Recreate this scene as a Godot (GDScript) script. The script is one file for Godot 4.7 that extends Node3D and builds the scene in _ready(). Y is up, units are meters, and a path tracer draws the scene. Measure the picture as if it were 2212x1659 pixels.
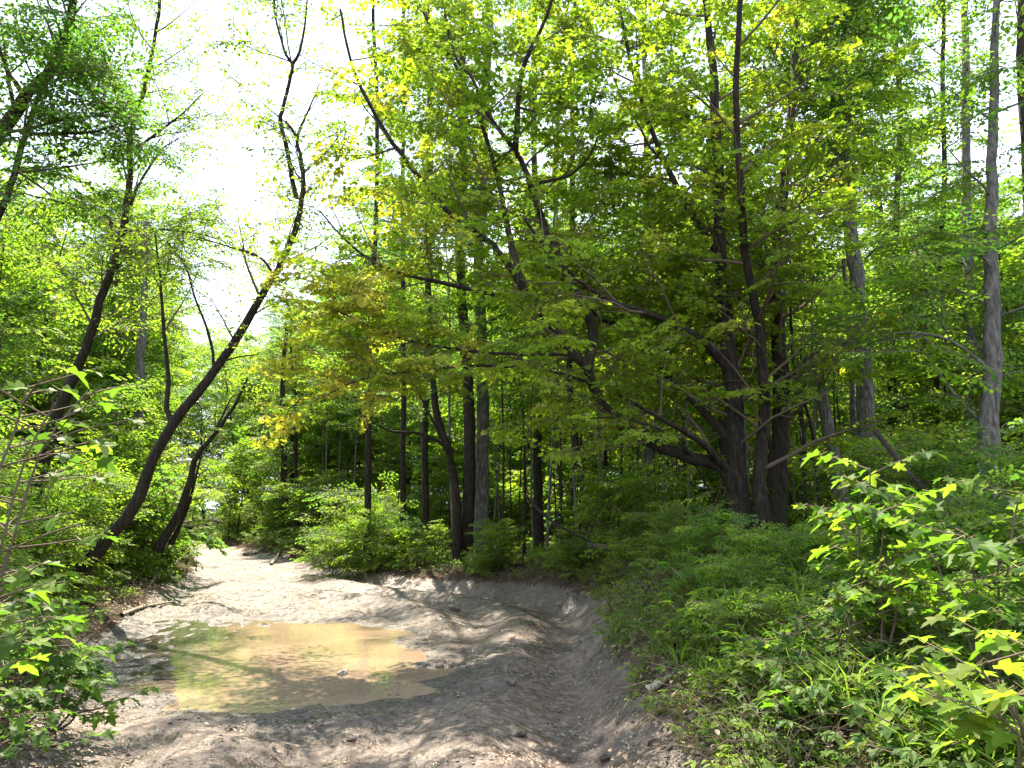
extends Node3D
# A muddy woodland trail with a brown puddle under backlit spring maples.

const EYE := 1.6
const PITCH := 10.0
const FOCAL := 770.0          # in pixels of a 1024 x 768 frame
const K := 1024.0 / 2212.0    # the points traced below are in a 2212-wide frame

var rng := RandomNumberGenerator.new()
var noise := FastNoiseLite.new()
var fine := FastNoiseLite.new()
var names := {}
var sprays_made := 0
var mats := {}
var sprays := {}
var mud_poly := PackedVector2Array([
	Vector2(-2.6, 4), Vector2(1.3, 4), Vector2(0.95, -5.4), Vector2(1.05, -8), Vector2(1.2, -10.5), Vector2(1.4, -12.6), Vector2(1.0, -14.5),
	Vector2(-0.1, -16.7), Vector2(-2.3, -18.9), Vector2(-5.4, -23.7), Vector2(-8.6, -30), Vector2(-14, -40), Vector2(-21, -52),
	Vector2(-32, -72), Vector2(-35, -70), Vector2(-24, -50), Vector2(-16.5, -39), Vector2(-12.2, -30), Vector2(-9.6, -24.5),
	Vector2(-7.8, -18), Vector2(-6.6, -14.2), Vector2(-5.4, -10.2), Vector2(-4.3, -7.8), Vector2(-3.5, -6), Vector2(-3.2, -5.4)])
var puddle_poly := PackedVector2Array([
	Vector2(-5.6, -13.4), Vector2(-3.2, -13.2), Vector2(-2.0, -12.5), Vector2(-1.25, -10.7), Vector2(-0.85, -9.0), Vector2(-0.75, -8.0),
	Vector2(-1.2, -7.75), Vector2(-1.75, -7.4), Vector2(-1.95, -6.75), Vector2(-2.55, -7.1), Vector2(-4.0, -8.2), Vector2(-5.0, -9.6), Vector2(-5.9, -11.8)])
const WATER := -0.05


class Shell:   # collects triangles for one mesh
	var v := PackedVector3Array()
	var n := PackedVector3Array()
	var c := PackedColorArray()
	var u := PackedVector2Array()
	var i := PackedInt32Array()

	func tri(a: Vector3, b: Vector3, d: Vector3, col: Color) -> void:
		v.append(a); v.append(b); v.append(d)
		c.append(col); c.append(col); c.append(col)

	func tube(pts: PackedVector3Array, radii: PackedFloat32Array, sides: int, cap := true, rough := 0.0) -> void:
		var last := pts.size() - 1
		var start := v.size()
		var side := Vector3.RIGHT
		var d0 := (pts[1] - pts[0]).normalized()
		if absf(d0.x) > 0.8:
			side = Vector3.BACK
		for k in pts.size():
			var d := (pts[mini(k + 1, last)] - pts[maxi(k - 1, 0)]).normalized()
			var a := (side - d * side.dot(d)).normalized()
			side = a
			var b := d.cross(a)
			for s in sides:
				var t := TAU * s / sides
				var r := radii[k] * (1.0 + rough * sin(t * 3.0 + k * 1.7) + rough * 0.7 * sin(t * 2.0 - k * 0.9))
				var o := a * cos(t) + b * sin(t)
				v.append(pts[k] + o * r)
				n.append(o)
		for k in last:
			for s in sides:
				var p := start + k * sides + s
				var q := start + k * sides + (s + 1) % sides
				i.append_array([p, p + sides, q + sides, p, q + sides, q])
		if cap:
			var tip := v.size()
			v.append(pts[last] + (pts[last] - pts[last - 1]).normalized() * radii[last] * 0.4)
			n.append((pts[last] - pts[last - 1]).normalized())
			for s in sides:
				i.append_array([start + last * sides + s, tip, start + last * sides + (s + 1) % sides])

	func add_to(mesh: ArrayMesh, m: Material) -> void:
		if v.is_empty():
			return
		var arr := []
		arr.resize(Mesh.ARRAY_MAX)
		arr[Mesh.ARRAY_VERTEX] = v
		if n.size() == v.size():
			arr[Mesh.ARRAY_NORMAL] = n
		if c.size() == v.size():
			arr[Mesh.ARRAY_COLOR] = c
		if u.size() == v.size():
			arr[Mesh.ARRAY_TEX_UV] = u
		if i.size() > 0:
			arr[Mesh.ARRAY_INDEX] = i
		mesh.add_surface_from_arrays(Mesh.PRIMITIVE_TRIANGLES, arr)
		mesh.surface_set_material(mesh.get_surface_count() - 1, m)

	func mesh(m: Material) -> ArrayMesh:
		var out := ArrayMesh.new()
		add_to(out, m)
		return out


# ---------------------------------------------------------------- naming
func numbered(parent: Node, called: String) -> String:
	var key := str(parent.get_instance_id()) + called
	var k: int = names.get(key, 0)
	names[key] = k + 1
	return called if k == 0 else "%s_%03d" % [called, k]


func put(parent: Node, called: String, mesh: Mesh) -> MeshInstance3D:
	var o := MeshInstance3D.new()
	o.name = numbered(parent, called)
	o.mesh = mesh
	parent.add_child(o, true)
	return o


func scatter(parent: Node, called: String, mesh: Mesh, at: Array, tint: Array) -> MultiMeshInstance3D:
	var mm := MultiMesh.new()
	mm.transform_format = MultiMesh.TRANSFORM_3D
	mm.use_colors = true
	mm.mesh = mesh
	mm.instance_count = at.size()
	for k in at.size():
		mm.set_instance_transform(k, at[k])
		mm.set_instance_color(k, tint[k])
	var o := MultiMeshInstance3D.new()
	o.name = numbered(parent, called)
	o.multimesh = mm
	o.set_meta("kind", "stuff")
	parent.add_child(o, true)
	sprays_made += at.size()
	return o


func tag(o: Node, label: String, category: String, group := "") -> void:
	o.set_meta("label", label)
	o.set_meta("category", category)
	if group:
		o.set_meta("group", group)


func thing(called: String, label: String, category: String, where := Vector3.ZERO, group := "") -> Node3D:
	var o := Node3D.new()
	o.name = numbered(self, called)
	add_child(o, true)
	o.position = where
	tag(o, label, category, group)
	return o


func copy(src: Node3D, where: Vector3, turn: float, size: Vector3, label: String, group := "") -> Node3D:
	var o: Node3D = src.duplicate()
	o.name = numbered(self, String(src.get_meta("base")))
	add_child(o, true)
	o.position = where
	o.rotation.y = turn
	o.scale = size
	o.set_meta("label", label)
	if group:
		o.set_meta("group", group)
	return o


# ---------------------------------------------------------------- where things are
func at(x: float, y: float, depth: float) -> Vector3:   # a traced point, set DEPTH metres down the trail
	var a := deg_to_rad(PITCH)
	var s := (x * K - 512.0) / FOCAL
	var t := -(y * K - 384.0) / FOCAL
	var dy := t * cos(a) + sin(a)
	var dz := -cos(a) + t * sin(a)
	var far := depth / -dz
	return Vector3(s * far, EYE + dy * far, -depth)


func path_line(list: Array) -> PackedVector3Array:
	var out := PackedVector3Array()
	for p in list:
		out.append(at(p[0], p[1], p[2]))
	return out


func off_poly(p: Vector2, poly: PackedVector2Array) -> float:   # signed distance, negative inside
	var best := 1e9
	var inside := false
	var n := poly.size()
	var j := n - 1
	for k in n:
		var a := poly[j]
		var b := poly[k]
		var ab := b - a
		var t := clampf((p - a).dot(ab) / ab.length_squared(), 0.0, 1.0)
		best = minf(best, p.distance_squared_to(a + ab * t))
		if (b.y > p.y) != (a.y > p.y) and p.x < (a.x - b.x) * (p.y - b.y) / (a.y - b.y) + b.x:
			inside = not inside
		j = k
	return -sqrt(best) if inside else sqrt(best)


func right_share(x: float, z: float) -> float:   # 1 on the right of the trail, 0 on its left
	var mid := -1.0 - 0.2 * clampf(-z - 5.0, 0.0, 9.0) - 0.75 * maxf(-z - 14.0, 0.0)
	return smoothstep(-0.7, 0.7, x - mid)


func mud_edge(x: float, z: float) -> float:
	return off_poly(Vector2(x, z), mud_poly) + 0.28 * noise.get_noise_2d(x * 5.0, z * 5.0) + 0.1 * fine.get_noise_2d(x * 5.0, z * 5.0)


func shore(x: float, z: float) -> float:
	return off_poly(Vector2(x, z), puddle_poly) + 0.42 * noise.get_noise_2d(x * 6.0 + 50.0, z * 6.0) + 0.1 * noise.get_noise_2d(x * 26.0, z * 26.0 + 9.0)


func height_of(x: float, z: float, d: float) -> float:
	var r := right_share(x, z)
	var back := -z
	var rb := lerpf(0.45, 0.95, smoothstep(4.0, 10.0, back)) * lerpf(1.0, 0.5, smoothstep(14.5, 20.0, back - maxf(x, 0.0)))
	var lb := lerpf(0.12, 0.36, smoothstep(5.0, 12.0, back))
	var bank := lerpf(lb, rb, r)
	var near_right := r * smoothstep(16.0, 11.0, back)
	var rise := smoothstep(lerpf(-0.5, -0.55, near_right), lerpf(1.3, 0.95, near_right), d)
	var h := bank * rise
	h += maxf(d, 0.0) * 0.012 + 0.22 * noise.get_noise_2d(x * 1.2, z * 1.2) * smoothstep(0.5, 4.0, d)
	h += 0.09 * fine.get_noise_2d(x * 6.0, z * 6.0) * smoothstep(-0.3, 0.6, d) * smoothstep(40.0, 15.0, back)
	if d < 1.0:
		var s := shore(x, z)
		var floor_h := WATER + (0.11 * (1.0 - exp(-maxf(s, 0.0) / 0.9)) if s > 0.0 else maxf(s * 0.1, -0.1) * lerpf(1.0, 0.45, smoothstep(-2.9, -4.2, x)))
		# wheel ruts that follow the trail and churned mud
		var across := off_poly(Vector2(x, z), mud_poly)
		floor_h += 0.065 * sin(across * 4.6 + 0.8) * smoothstep(0.1, 1.0, s) * smoothstep(30.0, 18.0, back)
		floor_h += (0.022 * noise.get_noise_2d(x * 11.0, z * 11.0) + 0.018 * fine.get_noise_2d(x * 18.0, z * 14.0)) * smoothstep(-0.5, 0.7, s)
		var shoal := smoothstep(-2.9, -4.2, x) * smoothstep(0.1, -0.3, s)
		floor_h += shoal * (0.02 + 0.05 * fine.get_noise_2d(x * 16.0, z * 8.0) + 0.03 * noise.get_noise_2d(x * 30.0, z * 16.0)) * minf(1.0, -minf(s, 0.0) * 2.0 + 0.3)
		floor_h += 0.014 * fine.get_noise_2d(x * 60.0, z * 45.0) * smoothstep(-0.25, 0.3, s)
		h += floor_h * smoothstep(1.0, -0.1, d)
	return h


func ground_y(x: float, z: float) -> float:
	return height_of(x, z, mud_edge(x, z))


func hit(x: float, y: float) -> Vector3:   # where the line of sight through a traced point meets the ground
	var dir := at(x, y, 1.0) - Vector3(0, EYE, 0)
	var t := 2.0
	while t < 60.0:
		var p := Vector3(0, EYE, 0) + dir * t
		if p.y < ground_y(p.x, p.z):
			break
		t += 0.05 + t * 0.004
	var q := Vector3(0, EYE, 0) + dir * t
	return Vector3(q.x, ground_y(q.x, q.z), q.z)


# ---------------------------------------------------------------- materials
func noise_texture(freq: float, octaves: int, low: Color, high: Color, size := 512, kind := FastNoiseLite.TYPE_SIMPLEX_SMOOTH, mark := 1) -> NoiseTexture2D:
	var f := FastNoiseLite.new()
	f.noise_type = kind
	f.seed = mark
	f.frequency = freq
	f.fractal_octaves = octaves
	f.fractal_gain = 0.6
	var t := NoiseTexture2D.new()
	t.width = size
	t.height = size
	t.seamless = true
	t.noise = f
	var g := Gradient.new()
	g.set_color(0, low)
	g.set_color(1, high)
	g.set_offset(0, 0.2)
	g.set_offset(1, 0.8)
	t.color_ramp = g
	return t


func lin(r: float, g: float, b: float) -> Color:
	return Color(r, g, b).linear_to_srgb()


func make_materials() -> void:
	var leaf := StandardMaterial3D.new()
	leaf.resource_name = "leaf"
	leaf.vertex_color_use_as_albedo = true
	leaf.roughness = 0.5
	leaf.metallic_specular = 0.3
	leaf.backlight_enabled = true
	leaf.backlight = lin(1.28, 1.42, 0.62)
	leaf.cull_mode = BaseMaterial3D.CULL_DISABLED
	mats.leaf = leaf
	var herb: StandardMaterial3D = leaf.duplicate()
	herb.resource_name = "herb_leaf"
	herb.roughness = 0.5
	mats.herb = herb
	var dead := StandardMaterial3D.new()
	dead.resource_name = "dead_leaf"
	dead.vertex_color_use_as_albedo = true
	dead.roughness = 0.8
	dead.cull_mode = BaseMaterial3D.CULL_DISABLED
	mats.dead = dead
	var height := noise_texture(0.02, 5, Color.BLACK, Color.WHITE, 512, FastNoiseLite.TYPE_SIMPLEX_SMOOTH, 4)
	for spec in [["bark", lin(0.05, 0.04, 0.03), 1.0], ["grey_bark", lin(0.2, 0.185, 0.165), 0.8], ["pale_wood", lin(0.42, 0.36, 0.28), 0.6], ["twig", lin(0.1, 0.075, 0.05), 0.5], ["old_log", lin(0.12, 0.1, 0.075), 1.0], ["dry_stem", lin(0.09, 0.07, 0.05), 0.4], ["mud_stone", lin(0.15, 0.12, 0.095), 0.6]]:
		var m := StandardMaterial3D.new()
		m.resource_name = spec[0]
		m.albedo_color = spec[1]
		m.roughness = 0.9
		m.metallic_specular = 0.3
		m.uv1_triplanar = true
		m.uv1_world_triplanar = true
		m.uv1_scale = Vector3(2.2, 0.5, 2.2)
		if spec[0] != "twig":
			if not mats.has("bark_tone"):
				mats.bark_tone = noise_texture(0.012, 5, Color(0.55, 0.55, 0.52), Color(1, 1, 1), 512, FastNoiseLite.TYPE_SIMPLEX_SMOOTH, 7)
			m.albedo_texture = mats.bark_tone
			m.heightmap_enabled = true
			m.heightmap_texture = height
			m.heightmap_scale = 2.5 * spec[2]
		mats[spec[0]] = m
	var soil_tone := noise_texture(0.01, 6, Color(0.62, 0.6, 0.58), Color(1, 1, 1), 1024, FastNoiseLite.TYPE_SIMPLEX_SMOOTH, 12)
	var soil_height := noise_texture(0.012, 6, Color.BLACK, Color.WHITE, 1024, FastNoiseLite.TYPE_SIMPLEX, 13)
	var wet := noise_texture(0.006, 4, Color(0.16, 0.16, 0.16), Color(0.85, 0.85, 0.85), 512, FastNoiseLite.TYPE_SIMPLEX_SMOOTH, 14)
	for called in ["mud", "soil"]:
		var m := StandardMaterial3D.new()
		m.resource_name = called
		m.vertex_color_use_as_albedo = true
		m.albedo_texture = soil_tone
		m.uv1_triplanar = true
		m.uv1_world_triplanar = true
		m.uv1_scale = Vector3(0.7, 0.7, 0.7)
		m.heightmap_enabled = true
		m.heightmap_texture = soil_height
		m.heightmap_scale = 2.6
		m.roughness = 1.0
		if called == "mud":
			m.roughness_texture = wet
			m.metallic_specular = 0.5
		else:
			m.metallic_specular = 0.2
		mats[called] = m
	var water := StandardMaterial3D.new()
	water.resource_name = "muddy_water"
	water.vertex_color_use_as_albedo = true
	water.roughness = 0.02
	water.metallic_specular = 0.5
	water.uv1_triplanar = true
	water.uv1_world_triplanar = true
	water.uv1_scale = Vector3(0.5, 0.5, 0.5)
	water.heightmap_enabled = true
	water.heightmap_texture = noise_texture(0.012, 3, Color.BLACK, Color.WHITE, 512, FastNoiseLite.TYPE_SIMPLEX_SMOOTH, 15)
	water.heightmap_scale = 0.12
	mats.water = water


# ---------------------------------------------------------------- leaves and sprays
const MAPLE := [[0.0, 0.0], [-0.06, 0.2], [0.16, 0.44], [0.36, 0.24], [0.66, 0.5], [0.64, 0.2], [1.0, 0.0]]
const MAPLE_FINE := [[0.0, 0.0], [-0.08, 0.2], [0.06, 0.33], [0.14, 0.46], [0.25, 0.36], [0.34, 0.25], [0.5, 0.4], [0.68, 0.52], [0.66, 0.36], [0.63, 0.18], [0.82, 0.16], [1.0, 0.0]]
const OVAL := [[0.0, 0.0], [0.22, 0.2], [0.55, 0.25], [0.82, 0.13], [1.0, 0.0]]


func leaf_into(s: Shell, t: Transform3D, size: float, shape: Array, col: Color, fold := 0.3, droop := 0.18) -> void:
	var hub := t * Vector3(0.36 * size, -droop * 0.13 * size, 0)
	for sgn in [-1.0, 1.0]:
		for k in shape.size() - 1:
			var a: Array = shape[k]
			var b: Array = shape[k + 1]
			var pa := t * Vector3(a[0] * size, (a[1] * fold - droop * a[0] * a[0]) * size, a[1] * sgn * size)
			var pb := t * Vector3(b[0] * size, (b[1] * fold - droop * b[0] * b[0]) * size, b[1] * sgn * size)
			if sgn > 0:
				s.tri(hub, pa, pb, col)
			else:
				s.tri(hub, pb, pa, col)


func basis_along(d: Vector3, up: Vector3) -> Basis:   # x along d, y near up
	var x := d.normalized()
	var z := x.cross(up)
	if z.length() < 0.01:
		z = x.cross(Vector3.RIGHT)
	z = z.normalized()
	return Basis(x, z.cross(x), z)


func jitter(a: float) -> Vector3:
	return Vector3(rng.randf_range(-a, a), rng.randf_range(-a, a), rng.randf_range(-a, a))


func tone(spread: float) -> Color:
	var k := 1.0 + rng.randf_range(-spread, spread)
	return Color(k * (1.0 + rng.randf_range(-0.1, 0.14)), k, k * (1.0 + rng.randf_range(-0.15, 0.15)))


func make_spray(mark: int, length: float, shape: Array, leaf_size: float, step: float, twigs: int, hang: float) -> ArrayMesh:
	rng.seed = mark
	var leaves := Shell.new()
	var wood := Shell.new()
	var axes := [[Vector3.ZERO, Vector3(1, 0.05, 0), length]]
	for k in twigs:
		var t := 0.2 + 0.6 * (k + rng.randf()) / twigs
		var sgn := 1.0 if k % 2 == 0 else -1.0
		axes.append([Vector3(length * t, 0.03 * t, 0), Vector3(0.75, rng.randf_range(-0.2, 0.25), sgn * rng.randf_range(0.5, 0.9)).normalized(), length * (1.0 - t) * rng.randf_range(0.7, 1.0)])
	for ax in axes:
		var p0: Vector3 = ax[0]
		var d: Vector3 = ax[1]
		var l: float = ax[2]
		var mid := p0 + d * l * 0.55 + jitter(0.025)
		var end := p0 + d * l - Vector3(0, hang * l * 0.35, 0)
		wood.tube(PackedVector3Array([p0, mid, end]), PackedFloat32Array([0.0055, 0.004, 0.002]), 3, false)
		var n := maxi(2, int(l / step))
		for k in n:
			var t := (k + 0.6) / n
			var p := p0.lerp(mid, t * 2.0) if t < 0.5 else mid.lerp(end, t * 2.0 - 1.0)
			for sgn in [-1.0, 1.0]:
				if rng.randf() < 0.2:
					continue
				var out: Vector3 = (d * rng.randf_range(0.25, 1.0) + d.cross(Vector3.UP).normalized() * sgn + Vector3(0, -hang * rng.randf_range(0.2, 1.2), 0)).normalized()
				var b := basis_along(out, Vector3.UP + jitter(0.55))
				leaf_into(leaves, Transform3D(b, p + out * leaf_size * 0.35), leaf_size * rng.randf_range(0.65, 1.2), shape, tone(0.22), rng.randf_range(0.05, 0.4), rng.randf_range(0.05, 0.4))
	var m := leaves.mesh(mats.leaf)
	wood.add_to(m, mats.twig)
	return m


func make_sprays() -> void:
	sprays.maple = [make_spray(11, 0.75, MAPLE, 0.11, 0.12, 5, 0.5), make_spray(12, 0.85, MAPLE, 0.1, 0.12, 5, 0.35)]
	sprays.oval = [make_spray(21, 0.85, OVAL, 0.088, 0.07, 5, 0.3), make_spray(22, 0.75, OVAL, 0.082, 0.065, 5, 0.5)]
	sprays.thin = [make_spray(31, 0.75, OVAL, 0.07, 0.12, 3, 0.3), make_spray(32, 0.65, OVAL, 0.075, 0.13, 3, 0.4)]


# ---------------------------------------------------------------- trees
func smooth_line(p: PackedVector3Array, per := 3) -> PackedVector3Array:
	var out := PackedVector3Array()
	for k in p.size() - 1:
		var a := p[maxi(k - 1, 0)]
		var b := p[k]
		var c := p[k + 1]
		var d := p[mini(k + 2, p.size() - 1)]
		for s in per:
			out.append(b.cubic_interpolate(c, a, d, float(s) / per))
	out.append(p[p.size() - 1])
	return out


func tapered(p: PackedVector3Array, r0: float, r1: float, flare := 0.0) -> PackedFloat32Array:
	var out := PackedFloat32Array()
	for k in p.size():
		var t := float(k) / (p.size() - 1)
		out.append(lerpf(r0, r1, t) * (1.0 + flare * exp(-t * 14.0)))
	return out


func span(p: PackedVector3Array) -> float:
	var l := 0.0
	for k in p.size() - 1:
		l += p[k].distance_to(p[k + 1])
	return l


func along(p: PackedVector3Array, t: float) -> Array:   # [point, direction]
	var f := clampf(t, 0.0, 0.999) * (p.size() - 1)
	var k := int(f)
	return [p[k].lerp(p[k + 1], f - k), (p[k + 1] - p[k]).normalized()]


# Puts side branches, twigs and leaf sprays along a limb. plan: spacing, start, reach, rise, flat, levels, gap, size, tints, keep
func clothe(line: PackedVector3Array, r0: float, r1: float, level: int, plan: Dictionary, wood: Shell, spots: Array, tints: Array) -> void:
	var l := span(line)
	if level >= 1:
		var n := maxi(2, int(l * 0.85 / plan.gap))
		for k in n:
			var t := 0.12 + 0.88 * (k + rng.randf()) / n
			var q := along(line, t)
			leaf_spot(q[0], q[1], plan, spots, tints)
	if level >= plan.levels:
		return
	var spacing: float = plan.spacing[level]
	var start: float = plan.start[level]
	var count := maxi(1, int(l * (1.0 - start) / spacing))
	var spin := rng.randf() * TAU
	for k in count:
		var t := start + (1.0 - start) * (k + rng.randf() * 0.9) / count
		var q := along(line, t)
		var d: Vector3 = q[1]
		spin += 2.4 + rng.randf_range(-0.5, 0.5)
		var side := d.cross(Vector3.UP)
		if side.length() < 0.2:
			side = Vector3.RIGHT
		side = side.normalized()
		var other := d.cross(side)
		var lean := rng.randf_range(0.7, 1.15)
		var dir := d * cos(lean) + (side * cos(spin) + other * sin(spin)) * sin(lean)
		dir.y = dir.y * plan.flat + plan.rise
		if plan.has("away"):
			dir += plan.away
		dir = dir.normalized()
		var reach: float = plan.reach[level] * (1.0 - 0.55 * t) * rng.randf_range(0.6, 1.25)
		var rad: float = minf(lerpf(r0, r1, t) * 0.55, 0.006 + reach * 0.012)
		var pts := PackedVector3Array([q[0]])
		var segs := 5 if level == 0 else 3
		var p: Vector3 = q[0]
		for s in segs:
			dir = (dir + jitter(0.22) + Vector3(0, plan.curl, 0)).normalized()
			p += dir * reach / segs
			pts.append(p)
		wood.tube(pts, tapered(pts, rad, 0.004), 5 if level == 0 else 3, false)
		clothe(pts, rad, 0.004, level + 1, plan, wood, spots, tints)


func leaf_spot(p: Vector3, d: Vector3, plan: Dictionary, spots: Array, tints: Array) -> void:
	if plan.has("keep") and not plan.keep.call(p):
		return
	var dir := (d * rng.randf_range(0.2, 1.0) + jitter(0.9))
	dir.y *= 0.45
	var b := basis_along(dir, Vector3.UP + jitter(0.3)).scaled(Vector3.ONE * plan.size * rng.randf_range(0.75, 1.25))
	spots.append(Transform3D(b, p + jitter(0.08)))
	var c: Color = plan.tint.call(p)
	tints.append(c)


func crown_of(root: Node3D, kind: String, spots: Array, tints: Array, called := "crown") -> void:
	var set_of: Array = sprays[kind]
	for k in set_of.size():
		var a := []
		var b := []
		for j in range(k, spots.size(), set_of.size()):
			a.append(spots[j])
			b.append(tints[j])
		scatter(root, called, set_of[k], a, b)


func wood_part(root: Node3D, called: String, s: Shell, m: Material, stuff := false) -> void:
	if s.v.is_empty():
		return
	var o := put(root, called, s.mesh(m))
	if stuff:
		o.set_meta("kind", "stuff")


func shift(list: PackedVector3Array, o: Vector3) -> PackedVector3Array:
	var out := PackedVector3Array()
	for p in list:
		out.append(p - o)
	return out


# limbs: [part name, traced points, radius at the start, at the end, plan or null]
func traced_tree(called: String, label: String, base: Vector3, limbs: Array, kind: String, bark: Material, flare := 0.8) -> Node3D:
	var root := thing(called, label, "tree", base)
	var wood := Shell.new()
	var spots := []
	var tints := []
	for l in limbs:
		var line := smooth_line(shift(path_line(l[1]) if l[1] is Array else l[1], base), 4)
		for k in range(1, line.size() - 1):
			line[k] += jitter(l[2] * 0.12)
		var s := Shell.new()
		s.tube(line, tapered(line, l[2], l[3], flare if l[0] == "trunk" else 0.0), 10 if l[2] > 0.08 else 7, true, 0.05)
		wood_part(root, l[0], s, bark)
		if l.size() > 4 and l[4] != null:
			clothe(line, l[2], l[3], 0, l[4], wood, spots, tints)
	wood_part(root, "branches", wood, mats.twig if bark == mats.bark else bark, true)
	crown_of(root, kind, spots, tints)
	return root


func wild_tree(called: String, mark: int, tall: float, girth: float, bare: float, plan: Dictionary, kind: String, bark: Material, category := "tree", stems := 1, lean := 0.06) -> Node3D:
	rng.seed = mark
	var root := thing(called, "", category)
	root.set_meta("base", called)
	var wood := Shell.new()
	var spots := []
	var tints := []
	for k in stems:
		var line := PackedVector3Array([Vector3(0, -0.3, 0), Vector3.ZERO])
		var p := Vector3.ZERO
		var d := Vector3(rng.randf_range(-lean, lean), 1, rng.randf_range(-lean, lean))
		if stems > 1:
			var a := TAU * k / stems + rng.randf()
			d = Vector3(cos(a) * lean * 4.0, 1, sin(a) * lean * 4.0)
			p = Vector3(cos(a), 0, sin(a)) * girth * 1.2
			line = PackedVector3Array([p - Vector3(0, 0.2, 0), p])
		var steps := 9 if tall > 5.0 else 5
		for s in steps:
			d = (d + jitter(0.07 if tall > 5.0 else 0.16)).normalized()
			p += d * tall / steps * (rng.randf_range(0.85, 1.0) if stems > 1 else 1.0)
			line.append(p)
		var s := Shell.new()
		s.tube(line, tapered(line, girth, girth * 0.16, 0.5), 8 if girth > 0.05 else 5, true, 0.06)
		wood_part(root, "trunk" if tall > 3.0 else "stem", s, bark)
		plan.start[0] = bare
		clothe(line, girth, girth * 0.16, 0, plan, wood, spots, tints)
	wood_part(root, "branches", wood, mats.twig, true)
	crown_of(root, kind, spots, tints)
	return root


func tint_mix(list: Array, dim := 1.0) -> Callable:
	return func(p: Vector3) -> Color:
		var a: Color = list[rng.randi() % list.size()]
		var b: Color = list[rng.randi() % list.size()]
		var c := a.lerp(b, rng.randf())
		var k := dim * rng.randf_range(0.8, 1.2)
		return Color(c.r * k, c.g * k, c.b * k)


func plan_of(size: float, gap: float, spacing: Array, reach: Array, rise: float, flat: float, tint: Callable, levels := 2, curl := 0.03) -> Dictionary:
	return {"size": size, "gap": gap, "spacing": spacing, "start": [0.3, 0.25, 0.2], "reach": reach, "rise": rise, "flat": flat, "tint": tint, "levels": levels, "curl": curl}


const GREEN := Color(0.15, 0.26, 0.03)
const LIME := Color(0.26, 0.37, 0.04)
const GOLD := Color(0.52, 0.47, 0.075)
const DEEP := Color(0.08, 0.165, 0.03)
const COOL := Color(0.1, 0.22, 0.055)


func _ready() -> void:
	# camera, sky, sun, exposure
	var cam := Camera3D.new()
	cam.name = "camera"
	cam.position = Vector3(0, EYE, 0)
	cam.rotation_degrees = Vector3(PITCH, 0, 0)
	cam.fov = rad_to_deg(2.0 * atan(384.0 / FOCAL))
	cam.near = 0.05
	cam.far = 600.0
	add_child(cam)
	cam.current = true
	var sky_mat := ProceduralSkyMaterial.new()
	sky_mat.sky_top_color = Color(0.80, 0.87, 0.97)
	sky_mat.sky_horizon_color = Color(0.93, 0.95, 0.98)
	sky_mat.sky_curve = 0.2
	sky_mat.sky_energy_multiplier = 0.82
	sky_mat.ground_bottom_color = Color(0.2, 0.2, 0.16)
	sky_mat.ground_horizon_color = Color(0.6, 0.62, 0.6)
	var sky := Sky.new()
	sky.sky_material = sky_mat
	var env := Environment.new()
	env.background_mode = Environment.BG_SKY
	env.sky = sky
	env.tonemap_mode = Environment.TONE_MAPPER_LINEAR
	env.tonemap_exposure = 5.0
	env.sdfgi_enabled = true
	env.ssao_enabled = true
	env.ssil_enabled = true
	var we := WorldEnvironment.new()
	we.name = "world_environment"
	we.environment = env
	add_child(we)
	var sun := DirectionalLight3D.new()
	sun.name = "sun"
	sun.light_energy = 1.6
	sun.light_color = Color(1.0, 0.95, 0.86)
	sun.light_angular_distance = 0.5
	sun.shadow_enabled = true
	sun.rotation_degrees = Vector3(-57, 180 + 19, 0)   # high, ahead of the camera and a little to the left
	add_child(sun)

	noise.seed = 3
	noise.frequency = 0.12
	noise.fractal_octaves = 2
	fine.seed = 8
	fine.frequency = 0.25
	fine.fractal_octaves = 3
	make_materials()
	make_sprays()
	build_ground()
	build_maple()
	build_left_trees()
	build_right_trees()
	build_middle_trunks()
	build_forest()
	build_near_saplings()
	build_undergrowth()
	build_debris()
	print('copies ', sprays_made)


# ---------------------------------------------------------------- ground, trail, puddle
func steps_from(a: float, b: float, near_a: float, near_b: float, step: float, grow: float) -> PackedFloat32Array:
	var out := PackedFloat32Array()
	var x := near_a
	while x <= near_b:
		out.append(x)
		x += step
	var s := step
	while x < b:
		s *= grow
		x += s
		out.append(x)
	x = near_a
	s = step
	var low := []
	while x > a:
		s *= grow
		x -= s
		low.append(x)
	low.reverse()
	var all := PackedFloat32Array(low)
	all.append_array(out)
	return all


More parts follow.
